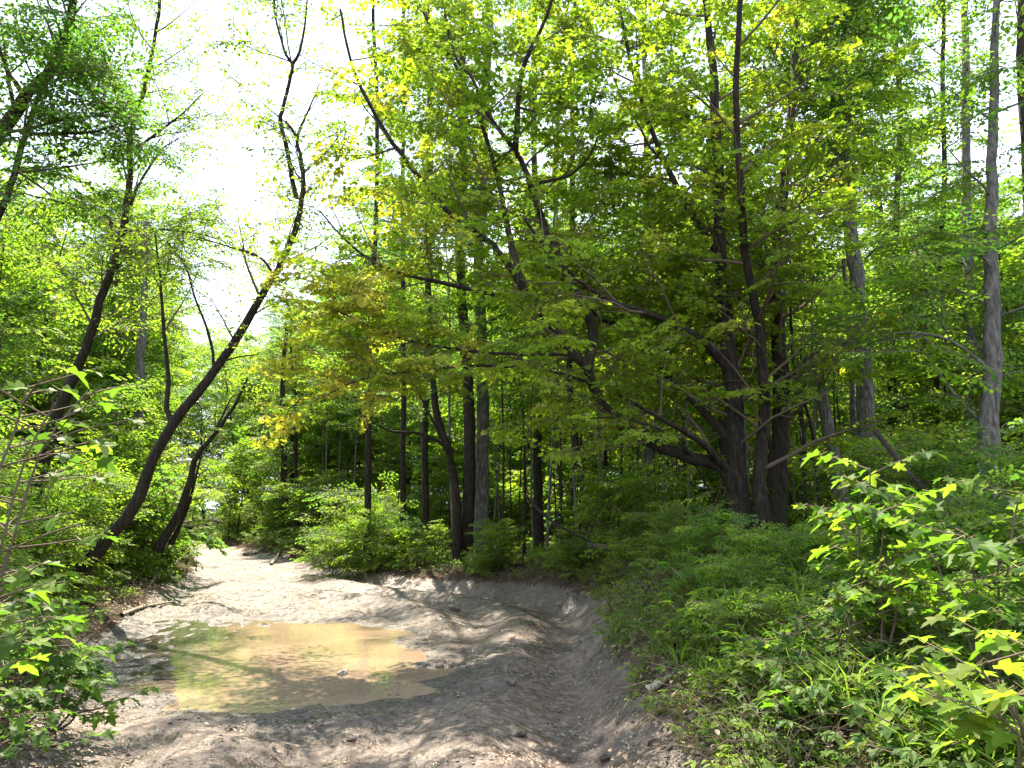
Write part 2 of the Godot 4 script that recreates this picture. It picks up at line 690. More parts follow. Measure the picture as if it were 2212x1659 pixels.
func build_ground() -> void:
	var xs := steps_from(-260.0, 260.0, -7.0, 4.0, 0.07, 1.045)
	var zs := steps_from(-420.0, 40.0, -17.0, -4.6, 0.07, 1.04)
	var nx := xs.size()
	var nz := zs.size()
	var hs := PackedFloat32Array()
	var ds := PackedFloat32Array()
	var col := PackedColorArray()
	for j in nz:
		for k in nx:
			var x := xs[k]
			var z := zs[j]
			var d := mud_edge(x, z)
			ds.append(d)
			hs.append(height_of(x, z, d))
			var f := 0.5 + 0.5 * noise.get_noise_2d(x * 4.0 + 90.0, z * 4.0)
			var dry := Vector3(0.19, 0.134, 0.103).lerp(Vector3(0.066, 0.046, 0.036), f)
			var s := shore(x, z) if d < 1.5 else 3.0
			var mud := Vector3(0.06, 0.044, 0.034).lerp(dry, smoothstep(0.0, 0.85, s + 0.25 * fine.get_noise_2d(x * 9.0, z * 9.0)))
			mud = mud.lerp(Vector3(0.055, 0.045, 0.04), 0.9 * smoothstep(-3.3, -4.2, x + 0.5 * fine.get_noise_2d(x * 6.0, z * 6.0)) * smoothstep(-14.5, -12.5, z) * smoothstep(-6.8, -8.2, z))
			var g := 0.5 + 0.5 * fine.get_noise_2d(x * 3.0, z * 3.0 + 40.0)
			var soil := Vector3(0.05, 0.037, 0.026).lerp(Vector3(0.11, 0.08, 0.055), g)
			var c := mud.lerp(soil, smoothstep(-0.35, 0.35, d))
			col.append(Color(c.x, c.y, c.z))
	var path := Shell.new()
	var land := Shell.new()
	for s in [path, land]:
		s.v.resize(0)
	var idx_path := PackedInt32Array()
	var idx_land := PackedInt32Array()
	idx_path.resize(nx * nz)
	idx_land.resize(nx * nz)
	idx_path.fill(-1)
	idx_land.fill(-1)
	for j in nz - 1:
		for k in nx - 1:
			var q := [j * nx + k, j * nx + k + 1, (j + 1) * nx + k, (j + 1) * nx + k + 1]
			var mean := (ds[q[0]] + ds[q[1]] + ds[q[2]] + ds[q[3]]) * 0.25
			var s := path if mean < 0.05 else land
			var idx := idx_path if mean < 0.05 else idx_land
			for e in q:
				if idx[e] < 0:
					idx[e] = s.v.size()
					var a: int = e % nx
					var b: int = e / nx
					s.v.append(Vector3(xs[a], hs[e], zs[b]))
					s.c.append(col[e])
					var l := hs[b * nx + maxi(a - 1, 0)]
					var r := hs[b * nx + mini(a + 1, nx - 1)]
					var u := hs[maxi(b - 1, 0) * nx + a]
					var w := hs[mini(b + 1, nz - 1) * nx + a]
					s.n.append(Vector3((l - r) / (xs[mini(a + 1, nx - 1)] - xs[maxi(a - 1, 0)]), 1, (u - w) / (zs[mini(b + 1, nz - 1)] - zs[maxi(b - 1, 0)])).normalized())
			if mean < 0.05:
				idx_path = idx
			else:
				idx_land = idx
			s.i.append_array([idx[q[0]], idx[q[1]], idx[q[3]], idx[q[0]], idx[q[3]], idx[q[2]]])
	var p := put(self, "dirt_path", path.mesh(mats.mud))
	p.set_meta("kind", "structure")
	tag(p, "muddy rutted dirt trail curving away to the left", "path")
	var g := put(self, "ground", land.mesh(mats.soil))
	g.set_meta("kind", "structure")
	tag(g, "dark leaf-strewn forest floor and earth banks beside the trail", "ground")
	# the puddle: a level sheet with the outline of the hollow
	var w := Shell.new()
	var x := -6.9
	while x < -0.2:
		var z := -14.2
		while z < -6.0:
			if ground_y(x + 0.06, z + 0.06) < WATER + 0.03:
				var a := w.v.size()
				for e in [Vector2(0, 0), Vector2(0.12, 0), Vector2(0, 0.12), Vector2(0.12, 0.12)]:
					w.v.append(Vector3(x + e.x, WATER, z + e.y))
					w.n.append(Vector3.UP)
					# silty tan middle; left darkened with painted tree shade and reflection over dark mud
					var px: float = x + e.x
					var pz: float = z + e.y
					var left_shade := smoothstep(-3.3, -4.3, px - 0.12 * (pz + 9.5) + 0.7 * noise.get_noise_2d(px * 9.0, pz * 4.0))
					var silt_shade := Vector3(0.225, 0.163, 0.112).lerp(Vector3(0.055, 0.05, 0.038), left_shade) * (1.0 + 0.25 * noise.get_noise_2d(px * 6.0, pz * 6.0 + 70.0))
					w.c.append(Color(silt_shade.x, silt_shade.y, silt_shade.z))
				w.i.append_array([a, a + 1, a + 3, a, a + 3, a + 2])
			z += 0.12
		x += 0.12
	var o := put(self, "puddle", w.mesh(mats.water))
	o.set_meta("kind", "structure")
	tag(o, "shallow tan muddy puddle lying across the trail", "puddle")


# ---------------------------------------------------------------- the leaning maple on the right bank
func build_maple() -> void:
	rng.seed = 101
	var tint := func(p: Vector3) -> Color:
		var c := GREEN.lerp(LIME, rng.randf_range(0.35, 1.0)).lerp(Color(0.34, 0.37, 0.04), 0.4 * rng.randf())
		# boughs that reach out low over the trail carry yellower young leaves
		var y := smoothstep(-4.0, -7.2, p.x) * smoothstep(9.0, 4.5, p.y)
		if rng.randf() < y * 0.85 + 0.06:
			c = c.lerp(GOLD, rng.randf_range(0.5, 1.0))
		var k := rng.randf_range(0.8, 1.2)
		return Color(c.r * k, c.g * k, c.b * k)
	var wide := plan_of(0.9, 0.3, [0.38, 0.42], [2.5, 1.0], 0.12, 0.5, tint)
	wide.start = [0.25, 0.2, 0.2]
	var high := plan_of(0.95, 0.27, [0.36, 0.4], [3.2, 1.1], 0.05, 0.6, tint)
	high.start = [0.2, 0.2, 0.2]
	var gold := plan_of(0.72, 0.19, [0.22, 0.3], [1.6, 0.8], 0.1, 0.5, tint)
	gold.start = [0.3, 0.2, 0.2]
	gold.keep = func(p: Vector3) -> bool: return p.x > (-6.3 if p.y > 4.2 else -7.3) + 0.3 * sin(p.y * 3.0)
	var keep := func(p: Vector3) -> bool:   # p is measured from the foot of the tree
		if p.x < -7.0 + 0.5 * sin(p.y * 1.3):
			return false
		var share := 1.0
		if p.z > 1.0:
			share *= 0.4
		if p.x > 0.5 and p.x < 2.6 and p.z > -3.2:
			share *= 0.35
		if p.y < 3.6 and p.x > -4.5:
			share *= 0.4
		return rng.randf() < share
	wide.keep = keep
	wide.away = Vector3(0, 0, -0.3)
	high.away = Vector3(0, 0, -0.2)
	high.keep = keep
	var base := at(1645, 1215, 12.6)
	base.y = ground_y(base.x, base.z) - 0.05
	var limbs := [
		["trunk", [[1610, 1235, 12.6], [1602, 1120, 12.55], [1588, 1000, 12.5], [1588, 880, 12.5], [1574, 780, 12.5], [1566, 660, 12.6], [1556, 520, 12.7], [1550, 380, 12.8], [1544, 220, 13.0], [1530, 40, 13.2], [1510, -200, 13.4], [1490, -420, 13.6]], 0.19, 0.04, high],
		["trunk", [[1668, 1235, 12.8], [1676, 1100, 12.9], [1684, 960, 13.0], [1688, 840, 13.0], [1678, 720, 13.1], [1672, 620, 13.1], [1684, 500, 13.2], [1694, 380, 13.4], [1712, 220, 13.6], [1725, 20, 13.9], [1740, -240, 14.2], [1750, -440, 14.4]], 0.175, 0.04, high],
		["trunk", [[1640, 1235, 12.3], [1648, 1120, 12.2], [1640, 1020, 12.2], [1652, 900, 12.2], [1648, 800, 12.2], [1640, 700, 12.1], [1612, 560, 11.8], [1600, 400, 11.4], [1590, 200, 11.0], [1600, -40, 10.6], [1610, -260, 10.3]], 0.12, 0.03, high],
		["bough", [[1600, 1090, 12.5], [1560, 1010, 12.4], [1480, 985, 12.2], [1385, 945, 12.0], [1312, 890, 11.9], [1280, 830, 11.8], [1262, 788, 11.7], [1228, 755, 11.6], [1180, 690, 11.5], [1130, 620, 11.4], [1090, 560, 11.3], [1040, 510, 11.3], [980, 470, 11.2], [920, 400, 11.2], [850, 310, 11.1], [800, 230, 11.0], [760, 140, 11.0], [735, 20, 11.0]], 0.108, 0.018, wide],
		["bough", [[1268, 800, 11.7], [1281, 720, 11.9], [1262, 660, 12.0], [1232, 610, 12.1], [1198, 540, 12.2], [1174, 480, 12.3], [1152, 415, 12.4], [1130, 355, 12.5], [1108, 318, 12.5], [1078, 280, 12.5], [1042, 225, 12.5], [1022, 170, 12.5], [985, 125, 12.6], [960, 30, 12.7]], 0.085, 0.018, wide],
		["bough", [[1112, 325, 12.5], [1117, 270, 12.4], [1119, 220, 12.3], [1132, 140, 12.2], [1165, 70, 12.1], [1195, -10, 12.0], [1220, -160, 12.0]], 0.06, 0.02, wide],
		["bough", [[1140, 640, 11.4], [1080, 638, 11.2], [960, 612, 10.9], [850, 585, 10.6], [765, 535, 10.4], [690, 455, 10.2]], 0.045, 0.01, gold],
		["bough", [[1235, 765, 11.6], [1130, 765, 11.2], [1010, 758, 10.9], [880, 735, 10.6], [790, 700, 10.4], [705, 660, 10.2]], 0.03, 0.008, gold],
		["bough", [[1285, 830, 11.8], [1180, 800, 11.1], [1040, 790, 10.6], [900, 800, 10.2], [780, 820, 9.9], [712, 850, 9.8]], 0.028, 0.008, gold],
		["bough", [[1585, 965, 12.5], [1535, 905, 12.6], [1470, 840, 12.7], [1412, 780, 12.8], [1370, 722, 12.9], [1300, 690, 13.0], [1245, 640, 13.1], [1190, 580, 13.2], [1100, 540, 13.3]], 0.075, 0.018, wide],
		["bough", [[1592, 830, 12.5], [1545, 765, 12.3], [1480, 712, 12.0], [1395, 676, 11.6], [1300, 640, 11.2], [1200, 560, 10.8], [1130, 470, 10.5]], 0.075, 0.018, wide],
		["bough", [[1590, 1040, 12.5], [1520, 960, 12.0], [1430, 905, 11.6], [1330, 850, 11.2]], 0.07, 0.02, wide],
		["bough", [[1690, 830, 13.0], [1750, 770, 13.4], [1830, 740, 13.8], [1930, 690, 14.2]], 0.05, 0.015, wide],
		["bough", [[1130, 620, 11.4], [1098, 500, 12.2], [1064, 340, 13.0], [1000, 170, 13.6], [910, 20, 14.0], [860, -120, 14.2]], 0.06, 0.015, high],
		["bough", [[1560, 560, 12.6], [1470, 420, 12.9], [1400, 260, 13.2], [1350, 80, 13.4], [1320, -100, 13.6]], 0.07, 0.02, high],
		["bough", [[1500, 990, 12.2], [1440, 935, 11.6], [1350, 905, 11.2], [1265, 905, 10.9]], 0.025, 0.008, gold],
		["bough", [[1165, 395, 12.4], [1230, 378, 12.0], [1270, 340, 11.6], [1290, 300, 11.3]], 0.03, 0.01, wide],
	]
	traced_tree("maple_tree", "large dark many-stemmed maple leaning over the trail from the right bank", base, limbs, "maple", mats.bark, 0.5)


func build_left_trees() -> void:
	rng.seed = 202
	var fresh := tint_mix([GREEN, LIME, LIME])
	var thin := plan_of(1.0, 0.14, [0.3, 0.4], [2.0, 0.9], 0.15, 0.8, fresh, 2, 0.05)
	thin.start = [0.5, 0.3, 0.2]
	var bare := plan_of(0.9, 0.35, [0.6, 0.5], [1.3, 0.7], 0.15, 0.8, fresh, 2, 0.05)
	bare.start = [0.4, 0.3, 0.2]
	var dark := tint_mix([DEEP, GREEN, COOL])
	var leafy := plan_of(0.95, 0.26, [0.4, 0.45], [2.2, 0.9], 0.1, 0.7, dark, 2, 0.03)
	leafy.start = [0.25, 0.2, 0.2]
	var mid := plan_of(1.0, 0.16, [0.34, 0.38], [2.2, 0.9], 0.1, 0.7, fresh, 2, 0.03)
	mid.start = [0.3, 0.2, 0.2]
	var base := at(140, 1285, 13.0)
	base.y = ground_y(base.x, base.z) - 0.05
	traced_tree("leaning_tree", "dark slender trunk leaning right over the trail with a bare forked top", base, [
		["trunk", [[128, 1300, 13.0], [170, 1240, 13.0], [215, 1185, 13.0], [290, 1095, 12.9], [322, 1015, 12.8], [375, 915, 12.7], [470, 790, 12.6], [530, 700, 12.5], [600, 580, 12.4], [636, 500, 12.3], [652, 425, 12.3], [655, 370, 12.3], [640, 300, 12.4], [618, 262, 12.4]], 0.12, 0.02, thin],
		["limb", [[640, 430, 12.3], [630, 380, 12.2], [622, 330, 12.1], [606, 264, 12.0], [612, 232, 12.0], [626, 174, 12.0], [632, 140, 12.0], [618, 118, 11.9], [598, 52, 11.8], [590, -20, 11.7], [580, -160, 11.6]], 0.045, 0.012, thin],
		["limb", [[630, 140, 12.0], [648, 110, 12.0], [660, 40, 12.1], [668, -60, 12.2]], 0.03, 0.01, bare],
		["limb", [[640, 300, 12.4], [652, 270, 12.4], [668, 235, 12.5], [690, 180, 12.6]], 0.03, 0.01, bare],
		["limb", [[372, 915, 12.7], [360, 880, 12.7], [364, 820, 12.8], [356, 740, 12.8], [350, 660, 12.9], [345, 590, 13.0], [335, 500, 13.1]], 0.05, 0.015, thin],
		["limb", [[462, 800, 12.6], [458, 750, 12.5], [440, 690, 12.4], [420, 640, 12.3], [400, 575, 12.2], [360, 520, 12.1]], 0.028, 0.01, thin],
		["limb", [[478, 782, 12.6], [510, 772, 12.4], [560, 765, 12.2]], 0.02, 0.008, bare],
		["limb", [[590, 590, 12.4], [560, 555, 12.3], [500, 535, 12.1], [420, 510, 12.0]], 0.025, 0.008, bare]], "thin", mats.bark)
	var b2 := at(70, 1110, 15.5)
	b2.y = ground_y(b2.x, b2.z) - 0.05
	traced_tree("curved_tree", "slim dark curved tree with open leafy top left of the leaning trunk", b2, [
		["trunk", [[60, 1230, 15.5], [75, 1080, 15.5], [110, 935, 15.5], [150, 835, 15.4], [172, 785, 15.4], [198, 718, 15.3], [216, 650, 15.3], [242, 578, 15.2], [266, 490, 15.1], [279, 400, 15.0], [281, 310, 14.9], [295, 240, 14.8], [312, 190, 14.7], [330, 100, 14.6], [345, 0, 14.5], [355, -140, 14.4]], 0.125, 0.025, mid],
		["limb", [[281, 445, 15.0], [300, 400, 14.9], [330, 350, 14.8], [352, 320, 14.8], [385, 300, 14.7]], 0.035, 0.01, mid],
		["limb", [[283, 330, 14.9], [310, 310, 14.8], [350, 280, 14.6], [400, 240, 14.4], [440, 200, 14.3]], 0.04, 0.01, mid],
		["limb", [[250, 520, 15.1], [232, 470, 14.9], [180, 445, 14.7], [120, 435, 14.5], [60, 420, 14.3], [-20, 400, 14.2]], 0.045, 0.012, mid],
		["limb", [[275, 300, 14.9], [262, 240, 14.9], [250, 190, 15.0], [235, 140, 15.0]], 0.03, 0.01, mid],
		["limb", [[262, 500, 15.1], [320, 495, 15.0], [400, 500, 14.8], [480, 520, 14.6], [560, 560, 14.4]], 0.03, 0.01, thin]], "thin", mats.bark)
	var b3 := at(-330, 1150, 11.0)
	b3.y = ground_y(b3.x, b3.z) - 0.05
	traced_tree("edge_tree", "dark thick tree slanting in at the upper left with leafy boughs", b3, [
		["trunk", [[-340, 1220, 11.0], [-250, 800, 11.0], [-120, 480, 11.0], [0, 290, 10.9], [62, 200, 10.8], [110, 150, 10.7], [148, 70, 10.6], [160, 0, 10.5], [178, -140, 10.4]], 0.13, 0.04, leafy],
		["bough", [[-130, 700, 11.0], [-60, 560, 11.0], [0, 460, 11.0], [30, 380, 11.0], [52, 300, 11.0], [80, 220, 11.0], [112, 150, 11.1], [140, 60, 11.2]], 0.065, 0.025, leafy],
		["bough", [[30, 230, 10.8], [16, 160, 10.8], [8, 90, 10.9], [-6, 10, 11.0]], 0.035, 0.01, leafy],
		["bough", [[55, 290, 11.0], [130, 288, 10.8], [200, 285, 10.6], [262, 265, 10.4]], 0.03, 0.01, leafy],
		["bough", [[30, 365, 11.0], [60, 385, 10.8], [110, 420, 10.6]], 0.025, 0.01, leafy]], "oval", mats.bark)
	var b4 := at(345, 1185, 17.0)
	b4.y = ground_y(b4.x, b4.z) - 0.05
	traced_tree("bent_sapling", "thin dark crooked sapling bending right at the far left trail edge", b4, [
		["trunk", [[340, 1190, 17.0], [385, 1110, 17.0], [410, 1040, 17.0], [425, 985, 17.0], [470, 930, 17.0], [510, 870, 17.0], [535, 815, 17.0]], 0.1, 0.02, bare],
		["limb", [[462, 938, 17.0], [480, 900, 17.0], [500, 860, 17.0], [520, 850, 17.0]], 0.03, 0.01, bare],
		["trunk", [[370, 1175, 17.2], [400, 1110, 17.2], [418, 1050, 17.2], [440, 960, 17.2]], 0.06, 0.015, bare]], "thin", mats.bark, 0.3)


func build_right_trees() -> void:
	rng.seed = 303
	var fresh := tint_mix([GREEN, LIME, COOL])
	var full := plan_of(1.15, 0.18, [0.3, 0.4], [2.8, 1.0], 0.1, 0.7, fresh, 2, 0.03)
	full.start = [0.45, 0.2, 0.2]
	var lower := plan_of(1.1, 0.22, [0.5, 0.45], [2.2, 0.9], 0.1, 0.6, fresh, 2, 0.02)
	lower.start = [0.25, 0.2, 0.2]
	var b := at(1888, 1190, 15.5)
	b.y = ground_y(b.x, b.z) - 0.05
	traced_tree("grey_tree", "tall straight grey trunk forking high up right of the maple", b, [
		["trunk", [[1892, 1200, 15.5], [1876, 1000, 15.5], [1868, 860, 15.5], [1862, 740, 15.5], [1852, 620, 15.5], [1838, 500, 15.5], [1828, 380, 15.6], [1816, 270, 15.6], [1796, 180, 15.7], [1782, 110, 15.8], [1772, 0, 15.9], [1768, -160, 16.0], [1765, -300, 16.2]], 0.19, 0.07, full],
		["limb", [[1818, 280, 15.6], [1820, 200, 15.5], [1824, 140, 15.5], [1822, 60, 15.4], [1830, -60, 15.3]], 0.075, 0.03, full],
		["trunk", [[1860, 1190, 15.8], [1848, 1000, 15.9], [1842, 880, 15.9], [1836, 720, 16.0], [1822, 560, 16.1]], 0.08, 0.04, null],
		["limb", [[1868, 560, 15.5], [1900, 534, 15.2], [1960, 530, 14.9], [2020, 545, 14.6]], 0.03, 0.01, lower],
		["limb", [[1880, 940, 15.5], [1950, 1000, 15.0], [2020, 1060, 14.6], [2090, 1110, 14.2]], 0.035, 0.012, lower]], "oval", mats.grey_bark, 0.4)
	var c := at(2130, 1120, 11.5)
	c.y = ground_y(c.x, c.z) - 0.05
	traced_tree("grey_tree", "broad grey trunk near the right edge behind bright saplings", c, [
		["trunk", [[2130, 1180, 11.5], [2134, 1000, 11.5], [2142, 850, 11.5], [2146, 700, 11.5], [2140, 560, 11.6], [2142, 400, 11.8], [2146, 200, 12.0], [2150, 0, 12.2], [2152, -160, 12.4]], 0.16, 0.04, lower],
		["limb", [[2140, 800, 11.5], [2060, 740, 11.2], [1990, 720, 10.9], [1920, 720, 10.6]], 0.035, 0.01, lower],
		["limb", [[2138, 930, 11.5], [2070, 860, 11.8], [2010, 780, 12.1], [1960, 700, 12.4]], 0.025, 0.01, lower]], "oval", mats.grey_bark, 0.4)
	var d := at(2235, 1100, 19.0)
	d.y = ground_y(d.x, d.z) - 0.05
	var sparse := plan_of(0.9, 0.8, [0.7, 0.6], [2.4, 0.9], 0.1, 0.7, fresh, 2, 0.04)
	sparse.start = [0.6, 0.2, 0.2]
	traced_tree("bare_tree", "dark nearly leafless trunk and twigs in the upper right corner", d, [
		["trunk", [[2235, 1150, 19.0], [2230, 700, 19.0], [2215, 300, 19.0], [2204, 120, 19.0], [2206, 0, 19.0], [2200, -160, 19.0]], 0.16, 0.06, sparse]], "thin", mats.bark, 0.4)
	# a broken snag and three thin stems close to the maple
	var s := at(1815, 1130, 14.0)
	s.y = ground_y(s.x, s.z) - 0.05
	var snag := thing("dead_snag", "leaning broken grey snag with a jagged top between maple and grey trunk", "snag", s)
	var sh := Shell.new()
	var line := smooth_line(shift(path_line([[1830, 1180, 14.0], [1812, 1050, 14.0], [1795, 960, 14.0], [1782, 890, 14.0], [1772, 845, 14.0]]), s), 3)
	sh.tube(line, tapered(line, 0.14, 0.1, 0.3), 9, false, 0.06)
	wood_part(snag, "trunk", sh, mats.grey_bark)
	var top := Shell.new()
	var e := line[line.size() - 1]
	for k in 4:
		var o := Vector3(cos(k * 1.6), 0, sin(k * 1.6)) * 0.055
		var tip := PackedVector3Array([e + o - Vector3(0, 0.12, 0), e + o + Vector3(0, 0.12, 0), e + o * 0.7 + Vector3(-0.03, 0.2 + 0.12 * (k % 3), 0)])
		top.tube(tip, PackedFloat32Array([0.05, 0.045, 0.006]), 5)
	wood_part(snag, "splintered_top", top, mats.grey_bark)
	var tilt := plan_of(0.9, 0.4, [0.6, 0.5], [0.9, 0.5], 0.1, 0.7, fresh, 2, 0.02)
	for q in [
		["thin dark stem rising just right of the maple trunks", [[1735, 1180, 13.4], [1738, 1000, 13.4], [1728, 860, 13.5], [1712, 760, 13.5], [1706, 640, 13.6]], 0.06],
		["crooked dark stem leaning right between the maple and the broken snag", [[1770, 1190, 13.8], [1768, 1080, 13.8], [1756, 940, 13.7], [1735, 860, 13.6], [1720, 790, 13.6]], 0.05],
		["thin twisting stem pressed close against the maple's left side", [[1560, 1190, 12.9], [1545, 1090, 12.9], [1500, 1000, 12.8], [1470, 940, 12.8]], 0.03]]:
		var bs := at(q[1][0][0], q[1][0][1], q[1][0][2])
		bs.y = ground_y(bs.x, bs.z) - 0.05
		q[1].push_front([q[1][0][0], q[1][0][1] + 40, q[1][0][2]])
		traced_tree("sapling_stem", q[0], bs, [["trunk", q[1], q[2], q[2] * 0.4, tilt]], "oval", mats.bark, 0.3)


func build_middle_trunks() -> void:
	rng.seed = 404
	var fresh := tint_mix([GREEN, LIME, GREEN, COOL])
	var top := plan_of(1.2, 0.42, [0.75, 0.55], [2.2, 0.9], 0.1, 0.7, fresh, 2, 0.02)
	var list := [
		["pale grey straight trunk in the middle of the stand behind the maple bough", [[1041, 1215, 21.0], [1042, 1050, 21.0], [1044, 900, 21.0], [1042, 760, 21.0], [1035, 620, 21.0], [1040, 420, 21.0], [1050, 200, 21.0]], 0.25, "grey_bark"],
		["dark trunk standing against the left side of the pale grey trunk", [[1008, 1215, 20.5], [1012, 1050, 20.5], [1014, 900, 20.6], [1008, 780, 20.7], [995, 600, 20.8], [1000, 400, 21.0]], 0.22, "bark"],
		["dark curving trunk left of the middle trunk pair with one arched bough", [[988, 1205, 20.2], [985, 1100, 20.2], [980, 1030, 20.3], [965, 960, 20.4], [945, 900, 20.5], [935, 820, 20.6], [925, 640, 20.8]], 0.16, "bark"],
		["slim dark trunk with a kink, right of the middle trunk pair", [[1276, 1215, 17.5], [1272, 1120, 17.5], [1260, 1050, 17.5], [1246, 970, 17.5], [1238, 920, 17.5], [1230, 800, 17.6], [1240, 640, 17.8]], 0.13, "bark"],
		["dark hanging trunk above the shrub at the trail bend", [[794, 1180, 22.0], [796, 1000, 22.0], [795, 880, 22.0], [800, 700, 22.0], [810, 520, 22.0]], 0.13, "bark"],
		["straight thin trunk second right of the trail bend shrub", [[872, 1195, 23.0], [870, 1020, 23.0], [872, 850, 23.0], [870, 640, 23.0]], 0.12, "bark"],
		["straight thin trunk third right of the trail bend shrub", [[922, 1195, 24.0], [918, 1020, 24.0], [920, 850, 24.0], [925, 640, 24.0]], 0.14, "bark"],
		["dark trunk half hidden behind the low maple bough", [[1165, 1190, 24.0], [1162, 1050, 24.0], [1160, 900, 24.0], [1158, 700, 24.0], [1160, 500, 24.0]], 0.2, "bark"],
		["grey-green trunk just right of the one half hidden behind the bough", [[1205, 1195, 26.0], [1204, 1050, 26.0], [1200, 900, 26.0], [1200, 700, 26.0]], 0.18, "grey_bark"],
		["pale trunk below the crook of the leaning maple bough", [[1400, 1195, 22.0], [1402, 1100, 22.0], [1398, 950, 22.0], [1392, 760, 22.0], [1396, 560, 22.0]], 0.16, "grey_bark"],
		["stout dark trunk at the left bend of the trail", [[612, 1170, 37.0], [614, 1080, 37.0], [612, 960, 37.0], [610, 840, 37.0], [620, 700, 37.0]], 0.26, "bark"],
		["slim dark trunk beside the stout one at the trail bend", [[642, 1175, 34.0], [642, 1080, 34.0], [638, 960, 34.0], [640, 800, 34.0]], 0.16, "bark"],
		["grey leafy trunk seen through leaves left of the leaning trunk", [[298, 1150, 24.0], [300, 980, 24.0], [302, 820, 24.0], [312, 640, 24.0], [318, 480, 24.0]], 0.24, "grey_bark"],
		["dim trunk near the right edge in shade behind the grey tree", [[1930, 1170, 21.0], [1932, 1000, 21.0], [1925, 800, 21.0], [1930, 600, 21.0], [1940, 380, 21.0]], 0.16, "bark"],
		["slender upright trunk between the two grey trunks on the right", [[2030, 1170, 20.0], [2032, 1000, 20.0], [2022, 800, 20.0], [2030, 600, 20.0], [2040, 380, 20.0]], 0.12, "bark"],
		["wide shaded trunk glimpsed beyond the right-hand saplings", [[2095, 1150, 18.0], [2098, 900, 18.0], [2094, 700, 18.0], [2090, 500, 18.0]], 0.2, "grey_bark"]]
	for q in list:
		var p0: Array = q[1][0]
		var b := at(p0[0], p0[1], p0[2])
		b.y = ground_y(b.x, b.z) - 0.05
		q[1].push_front([p0[0], p0[1] + 45, p0[2]])
		top.start = [0.3, 0.2, 0.2]
		if p0[0] > 760:   # up to full height; by the trail's open sky they stay low
			var e: Array = q[1][-1]
			var y: float = e[1]
			while y > -150.0:
				y -= 170.0
				q[1].append([e[0] + rng.randf_range(-7, 7), y, e[2] + 0.2])
			top.start = [0.45, 0.2, 0.2]
		var limbs := [["trunk", q[1], q[2] * 0.8, q[2] * 0.36, top]]
		if q[0].contains("arched"):
			limbs.append(["bough", [[978, 1010, 20.3], [955, 960, 20.1], [905, 936, 19.9], [850, 932, 19.7], [800, 910, 19.5], [775, 885, 19.4]], 0.06, 0.015, null])
			limbs.append(["bough", [[960, 960, 20.4], [925, 890, 20.3], [890, 820, 20.1]], 0.05, 0.015, null])
		traced_tree("forest_tree", q[0], b, limbs, "oval", mats[q[3]], 0.35)


